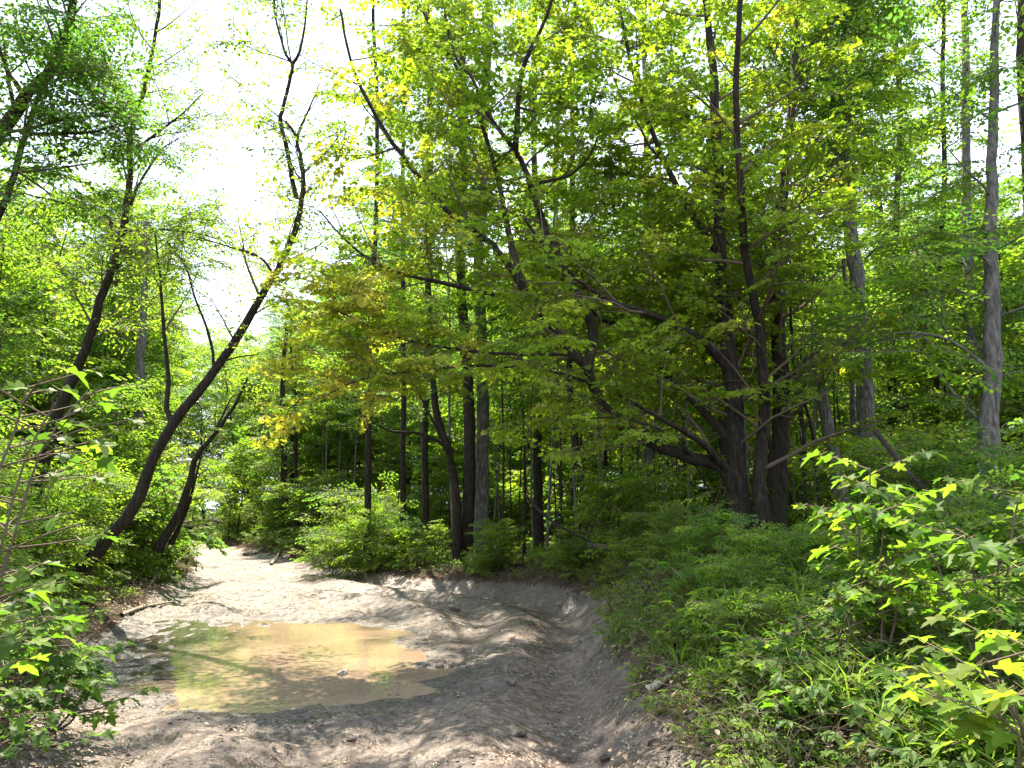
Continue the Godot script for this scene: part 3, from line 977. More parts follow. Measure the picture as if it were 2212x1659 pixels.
# ---------------------------------------------------------------- the woods behind
func build_forest() -> void:
	var fresh := tint_mix([GREEN, LIME, LIME, GREEN, COOL])
	var tall := plan_of(1.6, 0.25, [0.36, 0.45], [3.0, 1.2], 0.12, 0.75, fresh, 2, 0.03)
	var slim := plan_of(1.5, 0.28, [0.36, 0.45], [1.9, 0.9], 0.12, 0.75, fresh, 2, 0.03)
	var pole := plan_of(1.2, 0.4, [0.4, 0.5], [1.2, 0.6], 0.15, 0.7, fresh, 2, 0.02)
	var young := plan_of(1.2, 0.24, [0.26, 0.4], [1.2, 0.5], 0.15, 0.7, fresh, 2, 0.02)
	var bush := plan_of(0.95, 0.24, [0.24, 0.32], [1.05, 0.5], 0.2, 0.7, fresh, 2, 0.02)
	var kinds := {
		"tall": [wild_tree("tall_tree", 501, 17.0, 0.19, 0.3, tall, "oval", mats.bark), wild_tree("tall_tree", 502, 15.0, 0.16, 0.25, tall, "maple", mats.grey_bark), wild_tree("tall_tree", 503, 16.0, 0.21, 0.35, tall, "oval", mats.bark)],
		"slim": [wild_tree("slim_tree", 511, 11.0, 0.085, 0.4, slim, "oval", mats.bark), wild_tree("slim_tree", 512, 12.0, 0.1, 0.45, slim, "maple", mats.bark), wild_tree("slim_tree", 513, 10.0, 0.07, 0.35, slim, "oval", mats.grey_bark)],
		"young": [wild_tree("young_tree", 521, 4.6, 0.035, 0.15, young, "oval", mats.bark, "sapling"), wild_tree("young_tree", 522, 5.2, 0.04, 0.2, young, "maple", mats.bark, "sapling")],
		"pole": [wild_tree("pole_sapling", 541, 7.5, 0.035, 0.55, pole, "oval", mats.bark, "sapling", 1, 0.1), wild_tree("pole_sapling", 542, 6.5, 0.028, 0.6, pole, "maple", mats.bark, "sapling", 1, 0.16), wild_tree("pole_sapling", 543, 8.5, 0.045, 0.6, pole, "oval", mats.grey_bark, "sapling", 1, 0.08)],
		"bush": [wild_tree("shrub", 531, 1.7, 0.018, 0.12, bush, "oval", mats.bark, "shrub", 4), wild_tree("shrub", 532, 1.4, 0.016, 0.1, bush, "maple", mats.bark, "shrub", 3), wild_tree("shrub", 533, 2.2, 0.02, 0.15, bush, "oval", mats.bark, "shrub", 5)]}
	rng.seed = 600
	var used := {}
	var taken: Array[Vector3] = []
	# kind, count, nearest, farthest, spacing, size range
	for row in [["pole", 75, 16.5, 34.0, 0.35, 0.7, 1.2], ["tall", 125, 25.0, 85.0, 2.3, 0.8, 1.25], ["slim", 120, 19.0, 65.0, 1.5, 0.75, 1.3], ["young", 130, 17.0, 60.0, 1.1, 0.7, 1.4], ["bush", 190, 15.5, 60.0, 0.8, 0.6, 1.5]]:
		var made := 0
		var tries := 0
		while made < row[1] and tries < 6000:
			tries += 1
			var far := lerpf(row[2], row[3], pow(rng.randf(), 1.3))
			var side := rng.randf_range(-0.82, 0.82)
			if row[0] == "pole":
				side = rng.randf_range(-0.3, 0.45)
			var p := Vector3(side * far, 0, -far)
			if row[0] == "tall" and far < 44.0 and side > -0.16 and side < 0.3 and rng.randf() < 0.6:
				continue
			if off_poly(Vector2(p.x, p.z), mud_poly) < (2.2 if row[0] in ["tall", "slim"] else 0.9) or (far < 24.0 and side > -0.15 and side < 0.25 and row[0] in ["young", "bush"] and rng.randf() < 0.7):
				continue
			var size := rng.randf_range(row[5], row[6])
			var high: float = {"pole": 8.0, "tall": 17.0, "slim": 12.0, "young": 5.0, "bush": 2.0}[row[0]] * size
			var px := 512.0 + side * FOCAL / K * K   # the open sky above the trail keeps tall crowns off
			var cap := 90.0
			if px < 330.0:
				cap = far * lerpf(0.52, 0.38, smoothstep(90.0, 190.0, px))
				if px > 190.0:
					cap = far * lerpf(0.38, 0.33, smoothstep(200.0, 290.0, px))
			if px > 970.0:
				cap = far * 0.46
			if high > cap:
				if cap / high * size < 0.45:
					continue
				size *= cap / high
			var clash := false
			for t in taken:
				if Vector2(t.x - p.x, t.z - p.z).length() < row[4]:
					clash = true
					break
			if clash:
				continue
			taken.append(p)
			p.y = ground_y(p.x, p.z) - 0.05
			var set_of: Array = kinds[row[0]]
			var which := rng.randi() % set_of.size()
			var zone := "left of the trail" if side < -0.42 else "beyond the trail bend" if side < -0.1 else "behind the leaning maple" if side < 0.32 else "on the right bank"
			var deep := "far back" if far > 36.0 else "in the middle distance"
			var what: String = {"pole": ["straight pole-thin sapling", "tilted pole-thin sapling", "grey pole-thin sapling"], "tall": ["full-crowned green tree", "tall grey-barked maple", "tall dark-trunked tree"], "slim": ["slim light-crowned tree", "slim dark maple", "slim grey tree"], "young": ["small leafy sapling", "small spreading maple sapling"], "bush": ["low leafy shrub", "low broad-leaved shrub", "bushy upright shrub"]}[row[0]][which]
			var label := landmark_label(what, far, 512.0 + side * FOCAL, size)
			copy_or_move(set_of[which], used, p, rng.randf() * TAU, size, label, "%s %s %s" % [{"pole": "pole-thin saplings", "tall": "tall trees", "slim": "slim trees", "young": "saplings", "bush": "shrubs"}[row[0]], deep, zone])
			made += 1
	# where single crowns can no longer be told apart
	var spots := []
	var tints := []
	for k in 12000:
		var far := rng.randf_range(80.0, 110.0)
		var x := rng.randf_range(-0.85, 0.85) * far
		var t := 512.0 + x / far * FOCAL
		var cap := far * (0.24 if t < 330.0 else 0.34)
		spots.append(Transform3D(basis_along(jitter(1.0) * Vector3(1, 0.3, 1), Vector3.UP + jitter(0.3)).scaled(Vector3.ONE * rng.randf_range(3.0, 4.5)), Vector3(x, pow(rng.randf(), 0.8) * cap + 1.0, -far)))
		tints.append(GREEN.lerp(LIME, rng.randf()) * rng.randf_range(0.8, 1.2))
	tag(scatter(self, "distant_woods", sprays.oval[0], spots, tints), "pale green mass of distant woods closing the view between the trunks", "woods")
	# shrubs that the picture singles out
	for q in [
		[0, Vector3(-4.9, 0, -21.6), 0.85, "bright leafy shrub at the inside of the trail bend"],
		[2, Vector3(-3.6, 0, -21.4), 0.75, "dark shaded shrub right beside the bright shrub at the trail bend"],
		[1, Vector3(-2.4, 0, -20.6), 0.75, "low broad-leaved shrub at the far edge of the muddy clearing"],
		[0, Vector3(-7.3, 0, -12.0), 0.8, "round leafy shrub around the foot of the leaning trunk"],
		[2, Vector3(-8.3, 0, -14.5), 0.95, "tall leafy shrub behind the foot of the leaning trunk"],
		[0, Vector3(-9.3, 0, -16.5), 1.1, "leafy shrub crowding the trail's left edge beyond the leaning trunk"],
		[2, Vector3(-7.6, 0, -10.2), 1.0, "tall leafy shrub at the left edge of the picture beside the puddle"],
		[0, Vector3(-9.2, 0, -12.4), 1.3, "dense leafy shrub behind the tall one at the left edge"],
		[2, Vector3(-10.4, 0, -14.4), 1.4, "tall dense shrub under the curved tree"],
		[0, Vector3(2.6, 0, -11.2), 0.55, "sunlit low shrub on the lip of the right bank"],
		[2, Vector3(5.6, 0, -10.6), 0.8, "thin leafy shrub right of the maple's foot"],
		[0, Vector3(6.8, 0, -9.4), 0.95, "dense shrub among the saplings on the right bank"],
		[1, Vector3(3.5, 0, -9.0), 0.36, "low spreading shrub in front of the maple's foot"],
		[0, Vector3(4.4, 0, -7.6), 0.65, "dark tangled shrub on the near right bank"],
		[2, Vector3(3.0, 0, -6.6), 0.42, "small dark shrub low on the cut face of the right bank"],
		[0, Vector3(-4.7, 0, -6.3), 0.5, "round leafy bush at the left edge below the puddle's level"],
		[1, Vector3(-5.5, 0, -7.6), 0.62, "broad-leaved bush beside the round one at the left edge"],
		[0, Vector3(-4.15, 0, -5.3), 0.4, "low leafy bush in the lower left corner by the leaf litter"],
		[2, Vector3(-6.0, 0, -8.6), 0.55, "upright bush left of the puddle's dark shore"],
		[0, Vector3(2.2, 0, -7.6), 0.32, "small bush hanging over the cut right bank"],
		[1, Vector3(2.5, 0, -9.8), 0.42, "broad-leaved low bush on the right bank above the root"],
		[0, Vector3(1.9, 0, -6.1), 0.3, "knee-high bush right beside the trail at lower right"],
		[2, Vector3(2.6, 0, -5.4), 0.3, "upright knee-high bush near the bottom edge right of the trail"],
		[0, Vector3(3.3, 0, -5.6), 0.42, "round leafy bush in the lower right under the saplings"],
		[0, Vector3(2.7, 0, -8.4), 0.42, "round bush halfway along the near right bank"],
		[2, Vector3(3.5, 0, -7.2), 0.36, "feathery bush in front of the dark tangled shrub on the bank"],
		[0, Vector3(2.1, 0, -10.6), 0.36, "small sunlit bush at the lip of the right bank beyond the root"],
		[0, Vector3(1.9, 0, -12.6), 0.4, "bright little bush where the right bank meets the clearing"],
		[1, Vector3(3.2, 0, -11.4), 0.32, "low bush between the log and the bank's lip"],
		[0, Vector3(1.2, 0, -15.4), 0.45, "low leafy bush at the back right corner of the muddy clearing"],
		[2, Vector3(-0.4, 0, -17.8), 0.5, "low leafy bush at the back of the muddy clearing"],
		[0, Vector3(2.6, 0, -14.6), 0.5, "leafy bush behind the fallen log's left end"],
		[0, Vector3(4.6, 0, -5.6), 0.55, "leafy bush under the broad right-edge sapling"],
		[1, Vector3(5.2, 0, -6.4), 0.8, "broad-leaved shrub behind the nearest right-hand sapling"]]:
		var p: Vector3 = q[1]
		p.y = ground_y(p.x, p.z) - 0.05
		copy_or_move(kinds.bush[q[0]], used, p, rng.randf() * TAU, q[2], q[3])
	for k in kinds:
		for o in kinds[k]:
			if not used.has(o):
				o.free()


# what stands at each place across the picture, in pixels of the 1024-wide frame
const LANDMARKS := [[-60, "the left edge of the woods"], [60, "the curved tree's foot"], [115, "the leaning trunk's foot"], [165, "the crooked trail-edge sapling"], [215, "the far end of the trail"], [262, "the trail bend"],
	[300, "the stout bend trunk"], [335, "the bright bend shrub"], [370, "the dark hanging trunk"], [405, "the second thin trunk"], [440, "the arched bough"], [482, "the pale middle trunk"], [538, "the half-hidden dark trunk"],
	[588, "the kinked slim trunk"], [648, "the bough's crook"], [700, "the maple's left side"], [755, "the maple trunks"], [830, "the broken snag"], [868, "the forked grey tree"], [935, "the slender upright trunk"],
	[990, "the broad grey trunk"], [1040, "the right edge sapling"], [1100, "the right edge of the woods"]]
var said_already := {}


func landmark_label(what: String, far: float, px: float, size: float) -> String:
	var best: Array = LANDMARKS[0]
	for l in LANDMARKS:
		if absf(l[0] - px) < absf(best[0] - px):
			best = l
	var off: float = px - best[0]
	var side := "behind" if absf(off) < 7.0 else "just left of" if off < 0 else "just right of"
	var deep := "near" if far < 24.0 else "middle-distance" if far < 40.0 else "distant"
	for extra in ["", "shorter " if size < 1.0 else "taller ", "half-screened ", "leafier "]:
		var label := "%s%s %s %s %s" % [extra, deep, what, side, best[1]]
		if not said_already.has(label):
			said_already[label] = true
			return label
	return "%s %s %s %s" % [deep, what, side, best[1]]


func copy_or_move(src: Node3D, used: Dictionary, p: Vector3, turn: float, size: float, label: String, group := "") -> void:
	var stretch := Vector3(size * rng.randf_range(0.9, 1.1), size, size * rng.randf_range(0.9, 1.1))
	if used.has(src):
		copy(src, p, turn, stretch, label, group)
		return
	used[src] = true
	src.position = p
	src.rotation.y = turn
	src.scale = stretch
	src.set_meta("label", label)
	if group:
		src.set_meta("group", group)


# ---------------------------------------------------------------- near saplings, every leaf its own piece
var big_leaves: Array[ArrayMesh] = []


func make_big_leaves() -> void:
	rng.seed = 700
	for c in [Color(0.13, 0.24, 0.03), Color(0.2, 0.31, 0.04), Color(0.08, 0.17, 0.035), Color(0.26, 0.34, 0.05)]:
		for k in 4:
			var s := Shell.new()
			leaf_into(s, Transform3D(), 1.0, MAPLE_FINE, c * rng.randf_range(0.62, 1.05) * Color(rng.randf_range(0.8, 1.08), 1, 1), [0.1, 0.35, 0.25, 0.5][k], [0.5, 0.15, 0.3, 0.6][k])
			var stalk := Shell.new()
			stalk.tube(PackedVector3Array([Vector3(-0.5, 0.16, 0), Vector3(-0.2, 0.03, 0), Vector3(0.02, 0, 0)]), PackedFloat32Array([0.012, 0.012, 0.01]), 3, false)
			var m := s.mesh(mats.leaf)
			stalk.add_to(m, mats.herb_stalk)
			big_leaves.append(m)


func near_sapling(label: String, foot: Vector3, tips: Array, leaf_size: float, tone_pick: Array, count: int) -> void:
	foot.y = ground_y(foot.x, foot.z) - 0.03
	var root := thing("maple_sapling", label, "sapling", foot)
	var pieces := []
	for tip in tips:
		var end: Vector3 = tip - foot
		var pts := PackedVector3Array([Vector3.ZERO])
		for k in 4:
			var t := (k + 1) / 4.0
			var p := end * t
			p.y = end.y * (1.0 - pow(1.0 - t, 1.5))
			pts.append(p + jitter(0.04) * (1.0 if k < 3 else 0.0))
		var line := smooth_line(pts, 3)
		var s := Shell.new()
		s.tube(line, tapered(line, 0.011, 0.004), 5)
		wood_part(root, "stem", s, mats.twig)
		var l := span(line)
		var nt := maxi(3, int(l / 0.16))
		var tw := Shell.new()
		for k in nt:
			var q := along(line, 0.3 + 0.7 * (k + 0.5) / nt)
			var a := rng.randf() * TAU
			var d := Vector3(cos(a), rng.randf_range(0.1, 0.5), sin(a)).normalized()
			var reach := rng.randf_range(0.2, 0.45)
			var tl := PackedVector3Array([q[0], q[0] + d * reach * 0.5 + jitter(0.02), q[0] + d * reach])
			tw.tube(tl, PackedFloat32Array([0.005, 0.004, 0.0025]), 4, false)
			for e in [0.45, 0.75, 1.0]:
				var w := along(tl, e)
				for sgn in [-1.0, 1.0]:
					pieces.append([w[0], (w[1] * rng.randf_range(0.3, 0.9) + w[1].cross(Vector3.UP).normalized() * sgn + Vector3(0, -0.25, 0)).normalized()])
		for e in 4:
			var w := along(line, 0.8 + 0.06 * e)
			var a := rng.randf() * TAU
			pieces.append([w[0], Vector3(cos(a), -0.2, sin(a)).normalized()])
		wood_part(root, "twigs", tw, mats.twig, true)
	for k in range(pieces.size() - 1, 0, -1):
		var j := rng.randi() % (k + 1)
		var h = pieces[k]
		pieces[k] = pieces[j]
		pieces[j] = h
	for k in mini(count, pieces.size()):
		var d: Vector3 = pieces[k][1]
		var size := leaf_size * rng.randf_range(0.5, 1.25)
		var o := put(root, "leaf", big_leaves[tone_pick[rng.randi() % tone_pick.size()] * 4 + rng.randi() % 4])
		o.transform = Transform3D(basis_along(d, Vector3.UP + jitter(0.5)).scaled(Vector3.ONE * size), pieces[k][0] + d * size * 0.45)


func build_near_saplings() -> void:
	var st := StandardMaterial3D.new()
	st.resource_name = "leaf_stalk"
	st.albedo_color = lin(0.22, 0.2, 0.06)
	st.roughness = 0.6
	mats.herb_stalk = st
	make_big_leaves()
	rng.seed = 710
	near_sapling("bright green maple sapling standing tallest before the grey trunk on the right", at(1890, 1300, 5.4), [at(1880, 1010, 5.4), at(1830, 1090, 5.2), at(1950, 1080, 5.5), at(1900, 1100, 5.0), at(1960, 1130, 5.2)], 0.125, [0, 1, 0, 1, 2, 3], 290)
	near_sapling("broad maple sapling filling the right edge at mid height", at(2150, 1500, 4.4), [at(2080, 1150, 4.5), at(2160, 1180, 4.3), at(2210, 1060, 4.6), at(2060, 1250, 4.2), at(2190, 1330, 4.0), at(2120, 1290, 4.2), at(2010, 1200, 4.5)], 0.12, [0, 1, 0, 2, 2, 1], 300)
	near_sapling("sunlit yellow-green maple sprig at the lower right edge", at(2240, 1640, 3.1), [at(2130, 1430, 3.1), at(2190, 1480, 3.0), at(2150, 1540, 3.05), at(2230, 1400, 3.2)], 0.105, [1, 3, 3, 1], 110)
	near_sapling("low dark maple seedling below the sunlit sprig in the bottom right corner", at(2120, 1640, 3.6), [at(2050, 1560, 3.6), at(2160, 1570, 3.5), at(2000, 1600, 3.7)], 0.085, [2, 0, 2, 1], 90)
	near_sapling("flat spreading maple branch of leaves low in front of the maple trunk", at(1600, 1225, 9.5), [at(1500, 1140, 9.5), at(1580, 1150, 9.4), at(1680, 1150, 9.5)], 0.12, [0, 0, 1], 120)
	near_sapling("slight sapling with lime leaf tuft in the middle of the right bank", at(1900, 1360, 5.0), [at(1890, 1280, 5.0), at(1960, 1220, 5.0), at(1800, 1270, 5.1)], 0.09, [1, 3, 0, 0], 90)
	near_sapling("dark leaved sapling on the right bank between path and bright sprig", at(1760, 1500, 5.2), [at(1720, 1330, 5.3), at(1830, 1380, 5.2), at(1640, 1380, 5.5), at(1850, 1300, 5.3), at(1780, 1400, 5.1)], 0.08, [2, 2, 0], 230)
	near_sapling("green broad-leaved seedling by the path in the lower right", at(1740, 1600, 4.6), [at(1700, 1520, 4.6), at(1790, 1500, 4.6), at(1850, 1540, 4.5), at(1760, 1560, 4.5)], 0.075, [2, 0, 0], 150)
	near_sapling("dense low seedling at the foot of the broad right-edge sapling", at(1990, 1560, 4.4), [at(1930, 1450, 4.4), at(2000, 1430, 4.5), at(2060, 1480, 4.3), at(1960, 1500, 4.3)], 0.085, [2, 0, 2], 170)
	near_sapling("leafy green sapling at the left edge level with the puddle", at(20, 1560, 5.6), [at(60, 1330, 5.8), at(120, 1370, 5.9), at(-20, 1300, 5.6), at(190, 1440, 6.0), at(20, 1410, 5.5), at(100, 1450, 5.6), at(150, 1500, 5.7)], 0.11, [0, 2, 2, 0, 1], 300)
	near_sapling("broad-leaved sapling behind the one level with the puddle at left", at(60, 1420, 7.4), [at(40, 1260, 7.4), at(110, 1290, 7.5), at(170, 1350, 7.4), at(-30, 1230, 7.3), at(210, 1400, 7.3)], 0.115, [0, 2, 0, 1], 260)
	near_sapling("dark leafy clump reaching out towards the puddle's left shore", at(110, 1540, 6.0), [at(190, 1420, 6.1), at(225, 1480, 6.0), at(150, 1390, 6.1), at(245, 1510, 6.0), at(110, 1440, 6.0), at(60, 1480, 5.8)], 0.09, [2, 0, 2, 0], 280)
	near_sapling("dark low seedling clump in the bottom left corner", at(-10, 1640, 4.8), [at(40, 1560, 4.9), at(-30, 1500, 4.8), at(90, 1600, 5.0), at(20, 1500, 5.0)], 0.085, [2, 2, 0], 170)
	near_sapling("tall sapling with large bright leaves hanging in at the left edge", at(-160, 1500, 3.6), [at(60, 830, 3.6), at(190, 845, 3.9), at(120, 870, 3.7), at(40, 1130, 3.7), at(10, 1270, 3.4)], 0.105, [0, 1, 1, 0, 2], 80)


# ---------------------------------------------------------------- ground plants and litter
func herb_mesh(mark: int, shape: Array, leaf_size: float, count: int, tall: float) -> ArrayMesh:
	rng.seed = mark
	var s := Shell.new()
	var w := Shell.new()
	for k in count:
		var a := TAU * k / count + rng.randf()
		var out := Vector3(cos(a), 0, sin(a))
		var h := tall * rng.randf_range(0.35, 1.0)
		var r := rng.randf_range(0.03, 0.2)
		var top := out * r + Vector3(0, h, 0)
		w.tube(PackedVector3Array([Vector3(0, -0.02, 0), out * r * 0.4 + Vector3(0, h * 0.6, 0), top]), PackedFloat32Array([0.004, 0.003, 0.002]), 3, false)
		for e in 3:
			var d := (out.rotated(Vector3.UP, (e - 1) * 1.1) + Vector3(0, rng.randf_range(-0.3, 0.25), 0)).normalized()
			leaf_into(s, Transform3D(basis_along(d, Vector3.UP + jitter(0.3)), top), leaf_size * rng.randf_range(0.6, 1.2), shape, tone(0.25), 0.2, 0.3)
	var m := s.mesh(mats.herb)
	w.add_to(m, mats.herb_stalk)
	return m


func grass_mesh() -> ArrayMesh:
	rng.seed = 77
	var s := Shell.new()
	for k in 18:
		var a := rng.randf() * TAU
		var d := Vector3(cos(a), 0, sin(a))
		var side := Vector3(-d.z, 0, d.x) * 0.004
		var b := d * rng.randf() * 0.06
		var h := rng.randf_range(0.12, 0.32)
		var mid := b + d * h * 0.25 + Vector3(0, h * 0.7, 0)
		var tip := b + d * h * 0.8 + Vector3(0, h, 0)
		var c := tone(0.2)
		s.tri(b - side, mid - side, mid + side, c)
		s.tri(b - side, mid + side, b + side, c)
		s.tri(mid - side, tip, mid + side, c)
	return s.mesh(mats.herb)


func build_undergrowth() -> void:
	var kinds := [herb_mesh(71, OVAL, 0.09, 6, 0.3), herb_mesh(72, MAPLE, 0.085, 5, 0.26), herb_mesh(73, OVAL, 0.06, 9, 0.2), grass_mesh()]
	var spots := [[], [], [], []]
	var tints := [[], [], [], []]
	rng.seed = 720
	for zone in [[20000, 3.4, 24.0, 0.8, 1.0], [6500, 24.0, 60.0, 1.0, 2.0], [3600, 4.2, 17.0, 0.85, 1.0]]:
		for k in zone[0]:
			var far := lerpf(zone[1], zone[2], pow(rng.randf(), 1.2))
			var x := rng.randf_range(-0.85, 0.85) * far
			if zone[0] == 3600:   # the overgrown lip of the right bank
				x = rng.randf_range(0.8, 4.2)
			var z := -far
			var d := mud_edge(x, z)
			if d < (0.0 if x > 0.0 and far < 13.0 else 0.2):
				continue
			var r := right_share(x, z)
			var patchy := noise.get_noise_2d(x * 6.0 + 7.0, z * 6.0)
			# the cut face of the near right bank stays half bare
			if r > 0.5 and far < 12.0 and d < 0.3 and rng.randf() < 0.35:
				continue
			if patchy < -0.25 and rng.randf() < 0.6:
				continue
			var which := rng.randi() % 4
			var size: float = (0.45 + 1.3 * pow(rng.randf(), 2.0)) * zone[3] * (zone[4] if far > 24.0 else 1.0)
			if d < 0.6:
				size *= 0.6
			spots[which].append(Transform3D(Basis(Vector3.UP, rng.randf() * TAU).scaled(Vector3.ONE * size), Vector3(x, height_of(x, z, d), z)))
			var c := [DEEP, GREEN, COOL, LIME, LIME][rng.randi() % 5].lerp(Color(0.16, 0.24, 0.05), rng.randf()) as Color
			tints[which].append(c * rng.randf_range(0.75, 1.15))
	var what := ["oval-leaved woodland herbs covering the banks", "low maple seedlings spread over the forest floor", "small-leaved ground cover along the trail edges", "tufts of thin grass among the ground plants"]
	var kind := ["herbs", "seedlings", "ground cover", "grass"]
	var called := ["woodland_herbs", "ground_seedlings", "ground_cover", "grass_tufts"]
	for k in 4:
		tag(scatter(self, called[k], kinds[k], spots[k], tints[k]), what[k], kind[k])
	# arching bramble stems and dead twigs
	rng.seed = 725
	var bs := Shell.new()
	for k in 9:
		var a := rng.randf() * TAU
		var p := Vector3(cos(a), 0, sin(a)) * rng.randf_range(0.0, 0.25)
		var d := Vector3(cos(a + rng.randf_range(-1, 1)), rng.randf_range(0.5, 2.0), sin(a + rng.randf_range(-1, 1))).normalized()
		var line := PackedVector3Array([p - Vector3(0, 0.03, 0)])
		for e in 4:
			p += d * rng.randf_range(0.1, 0.2)
			d = (d + Vector3(0, -0.35, 0) + jitter(0.3)).normalized()
			line.append(p)
		bs.tube(line, tapered(line, 0.003, 0.0015), 3, false)
	var stems := bs.mesh(mats.dry_stem)
	var at_stems := []
	var no_tint := []
	for k in 800:
		var far := lerpf(3.6, 20.0, pow(rng.randf(), 1.3))
		var x := rng.randf_range(-0.8, 0.8) * far
		var d := mud_edge(x, -far)
		if d < 0.1:
			continue
		at_stems.append(Transform3D(Basis(Vector3.UP, rng.randf() * TAU).scaled(Vector3.ONE * rng.randf_range(0.6, 1.4)), Vector3(x, height_of(x, -far, d), -far)))
		no_tint.append(Color.WHITE)
	tag(scatter(self, "bramble_stems", stems, at_stems, no_tint), "grey-brown bramble stems and dead twigs arching through the ground plants", "brambles")
	# dead leaves
	rng.seed = 730
	var s := Shell.new()
	for k in 22:
		var a := rng.randf() * TAU
		var p := Vector3(cos(a), 0, sin(a)) * sqrt(rng.randf()) * 0.4 + Vector3(0, rng.randf_range(0.008, 0.03), 0)
		leaf_into(s, Transform3D(basis_along(Vector3(cos(a * 3.0), rng.randf_range(-0.3, 0.3), sin(a * 3.0)), Vector3.UP + jitter(0.5)), p), rng.randf_range(0.025, 0.06), OVAL, tone(0.4), 0.5, -0.1)
	var litter := s.mesh(mats.dead)
	var ls := []
	var lt := []
	for k in 4200:
		var far := lerpf(3.8, 22.0, pow(rng.randf(), 1.5))
		var x := rng.randf_range(-0.8, 0.8) * far
		var z := -far
		var d := mud_edge(x, z)
		if (d < -0.45 and rng.randf() < 0.93) or (d < 0.0 and rng.randf() < 0.6) or (d < 0.3 and shore(x, z) < 0.1):
			continue
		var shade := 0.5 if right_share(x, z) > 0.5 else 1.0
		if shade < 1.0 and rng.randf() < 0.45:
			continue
		var h := height_of(x, z, d)
		var up := Vector3(h - ground_y(x + 0.15, z), 0.15, h - ground_y(x, z + 0.15)).normalized()
		var b := basis_along(Vector3(1, 0, 0).rotated(Vector3.UP, rng.randf() * TAU), up)
		ls.append(Transform3D(basis_along(b.x - up * b.x.dot(up), up), Vector3(x, h, z)))
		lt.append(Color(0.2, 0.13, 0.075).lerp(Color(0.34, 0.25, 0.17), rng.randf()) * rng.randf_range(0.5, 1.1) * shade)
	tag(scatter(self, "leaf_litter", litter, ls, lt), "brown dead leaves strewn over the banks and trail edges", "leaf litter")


# ---------------------------------------------------------------- logs, sticks, stones
func stick(called: String, label: String, category: String, pts: Array, r: float, m: Material, forks := 0) -> void:
	var line := PackedVector3Array()
	for p in pts:
		if p.size() == 4:   # lying on the ground, so much above it
			line.append(hit(p[0], p[1]) + Vector3(0, p[3], 0))
			continue
		var q: Vector3 = at(p[0], p[1], p[2])
		line.append(Vector3(q.x, maxf(ground_y(q.x, q.z) + r * 0.5, q.y), q.z))
	var base := line[0]
	var root := thing(called, label, category, base)
	line = smooth_line(shift(line, base), 4)
	var s := Shell.new()
	s.tube(line, tapered(line, r, r * 0.45), 8, true, 0.08)
	wood_part(root, "trunk" if r > 0.04 else "stem", s, m)
	for k in forks:
		var q := along(line, 0.35 + 0.5 * k / forks)
		var d: Vector3 = (q[1] + jitter(0.8)).normalized()
		d.y = absf(d.y)
		var f := Shell.new()
		var tl := PackedVector3Array([q[0], q[0] + d * r * 8.0, q[0] + d * r * 15.0 + jitter(r * 2.0)])
		f.tube(tl, tapered(tl, r * 0.4, r * 0.15), 5)
		wood_part(root, "branch", f, m)


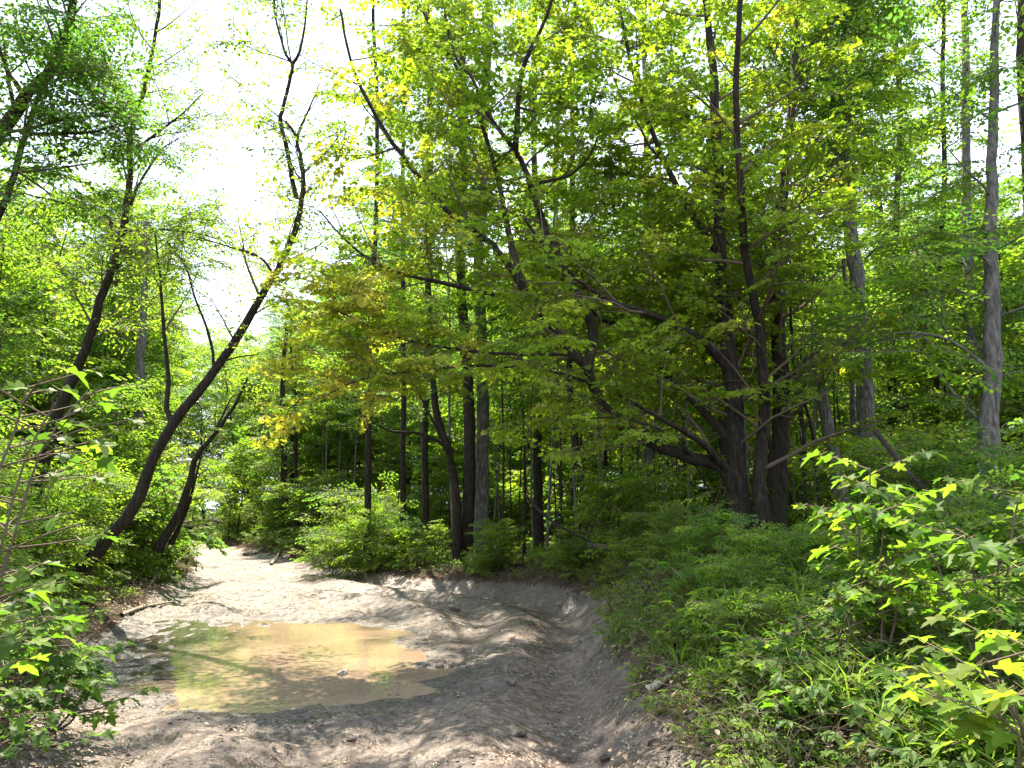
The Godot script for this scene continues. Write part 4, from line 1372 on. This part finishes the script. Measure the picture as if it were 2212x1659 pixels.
func build_debris() -> void:
	rng.seed = 800
	var ps := Shell.new()
	for k in 5:
		var c := Vector3(rng.randf_range(-0.12, 0.12), 0.004, rng.randf_range(-0.12, 0.12))
		var rad := rng.randf_range(0.006, 0.017)
		var ring := []
		for e in 6:
			ring.append(c + Vector3(cos(e * TAU / 6), 0, sin(e * TAU / 6)) * rad * rng.randf_range(0.8, 1.2))
		var up := c + Vector3(0, rad * rng.randf_range(0.6, 1.0), 0)
		for e in 6:
			ps.tri(ring[e], up, ring[(e + 1) % 6], tone(0.3))
	var grit := ps.mesh(mats.dead)
	var gs := []
	var gt := []
	for k in 3000:
		var far := lerpf(4.6, 20.0, pow(rng.randf(), 1.8))
		var x := rng.randf_range(-0.75, 0.4) * far
		var d := mud_edge(x, -far)
		if d > 0.1 or shore(x, -far) < 0.05 or noise.get_noise_2d(x * 5.0, -far * 5.0 + 20.0) < 0.0:
			continue
		gs.append(Transform3D(Basis(Vector3.UP, rng.randf() * TAU).scaled(Vector3.ONE * rng.randf_range(0.6, 1.5)), Vector3(x, height_of(x, -far, d), -far)))
		gt.append(Color(0.06, 0.047, 0.036).lerp(Color(0.2, 0.155, 0.12), rng.randf()))
	tag(scatter(self, "trail_grit", grit, gs, gt), "small stones and crumbs of mud scattered over the trail", "grit")
	stick("fallen_log", "thin fallen log lying level just left of the maple's foot", "log", [[1270, 1178, 13.2], [1400, 1190, 12.8], [1500, 1184, 12.4], [1580, 1174, 12.2]], 0.05, mats.old_log, 2)
	stick("fallen_branch", "dark fallen branch slanting down from the middle trunks towards the log", "branch", [[1135, 1070, 15.5], [1190, 1125, 15.0], [1265, 1165, 14.5], [1330, 1195, 14.0]], 0.035, mats.bark, 3)
	stick("fallen_branch", "dark dead branch slanting down right of the grey tree", "branch", [[1890, 930, 9.0], [1980, 1040, 8.6], [2060, 1110, 8.3], [2200, 1200, 8.0]], 0.03, mats.bark, 3)
	stick("stick", "pale stick lying at the left shore of the puddle", "stick", [[262, 1335, 13.0, 0.02], [300, 1322, 13.0, 0.03], [340, 1312, 13.2, 0.05], [375, 1305, 13.6, 0.04]], 0.035, mats.pale_wood, 1)
	stick("stick", "short pale forked stick on the mud at the far trail bend", "stick", [[585, 1222, 25.0, 0.04], [598, 1210, 25.3, 0.15], [606, 1200, 25.6, 0.3]], 0.05, mats.pale_wood, 1)
	stick("root_log", "pale broken root poking from the foot of the right bank", "root", [[1398, 1502, 7.2, 0.02], [1424, 1490, 7.3, 0.03], [1450, 1480, 7.4, 0.03]], 0.035, mats.pale_wood, 1)
	stick("stick", "thin grey stick half sunk in the near side of the puddle", "stick", [[330, 1480, 8.0, 0.03], [400, 1478, 8.0, 0.03], [440, 1484, 7.9, 0.02]], 0.012, mats.old_log, 0)
	stick("stick", "pale twig lying on the leaf litter in the lower right", "stick", [[1830, 1545, 4.4, 0.02], [1870, 1560, 4.35, 0.03], [1900, 1590, 4.2, 0.02]], 0.012, mats.pale_wood, 1)
	# stones and clods of mud on the trail
	var said := {
		Vector2(785, 1545): "dark wet stone at the near edge of the puddle", Vector2(738, 1478): "small pale stone breaking the puddle's surface",
		Vector2(1105, 1480): "small dark clod in the middle of the right wheel rut", Vector2(1115, 1590): "flat stone at the bottom centre of the trail",
		Vector2(1310, 1640): "muddy stone low on the trail towards the right bank", Vector2(760, 1600): "rounded dark clod left of the flat stone at bottom centre",
		Vector2(540, 1200): "pale stone at the far bend of the trail", Vector2(980, 1320): "stone on the shaded mud beyond the puddle",
		Vector2(1210, 1310): "pale pebble under the far end of the right bank", Vector2(500, 1580): "clod of mud below the puddle's near shore"}
	var k := 0
	for p in said:
		k += 1
		var q := hit(p.x, p.y)
		var far := -q.z
		var size: float = far * [0.008, 0.006, 0.005, 0.008, 0.007, 0.006, 0.007, 0.006, 0.005, 0.006][k - 1]
		q.y = ground_y(q.x, q.z) + size * 0.2
		if k <= 2:
			q.y = WATER + 0.012
		var m := SphereMesh.new()
		m.radius = 1.0
		m.height = 2.0
		m.radial_segments = 14
		m.rings = 8
		var arr := m.get_mesh_arrays()
		var v: PackedVector3Array = arr[Mesh.ARRAY_VERTEX]
		for j in v.size():
			var w := 1.0 + 0.55 * noise.get_noise_3dv(v[j] * 9.0 + Vector3(k * 13.0, 0, 0)) + 0.3 * fine.get_noise_3dv(v[j] * 12.0 + Vector3(k, 0, 0))
			v[j] = v[j] * w * size * Vector3(1.4, 0.6, 1.0)
		var stt := SurfaceTool.new()
		arr[Mesh.ARRAY_VERTEX] = v
		arr[Mesh.ARRAY_NORMAL] = null
		arr[Mesh.ARRAY_TANGENT] = null
		var raw := ArrayMesh.new()
		raw.add_surface_from_arrays(Mesh.PRIMITIVE_TRIANGLES, arr)
		stt.create_from(raw, 0)
		stt.generate_normals()
		stt.set_material(mats.mud_stone if not said[p].contains("pale") else mats.pale_wood)
		var o := put(self, "stone", stt.commit())
		o.position = q
		o.rotation.y = k * 0.8
		tag(o, said[p], "stone")
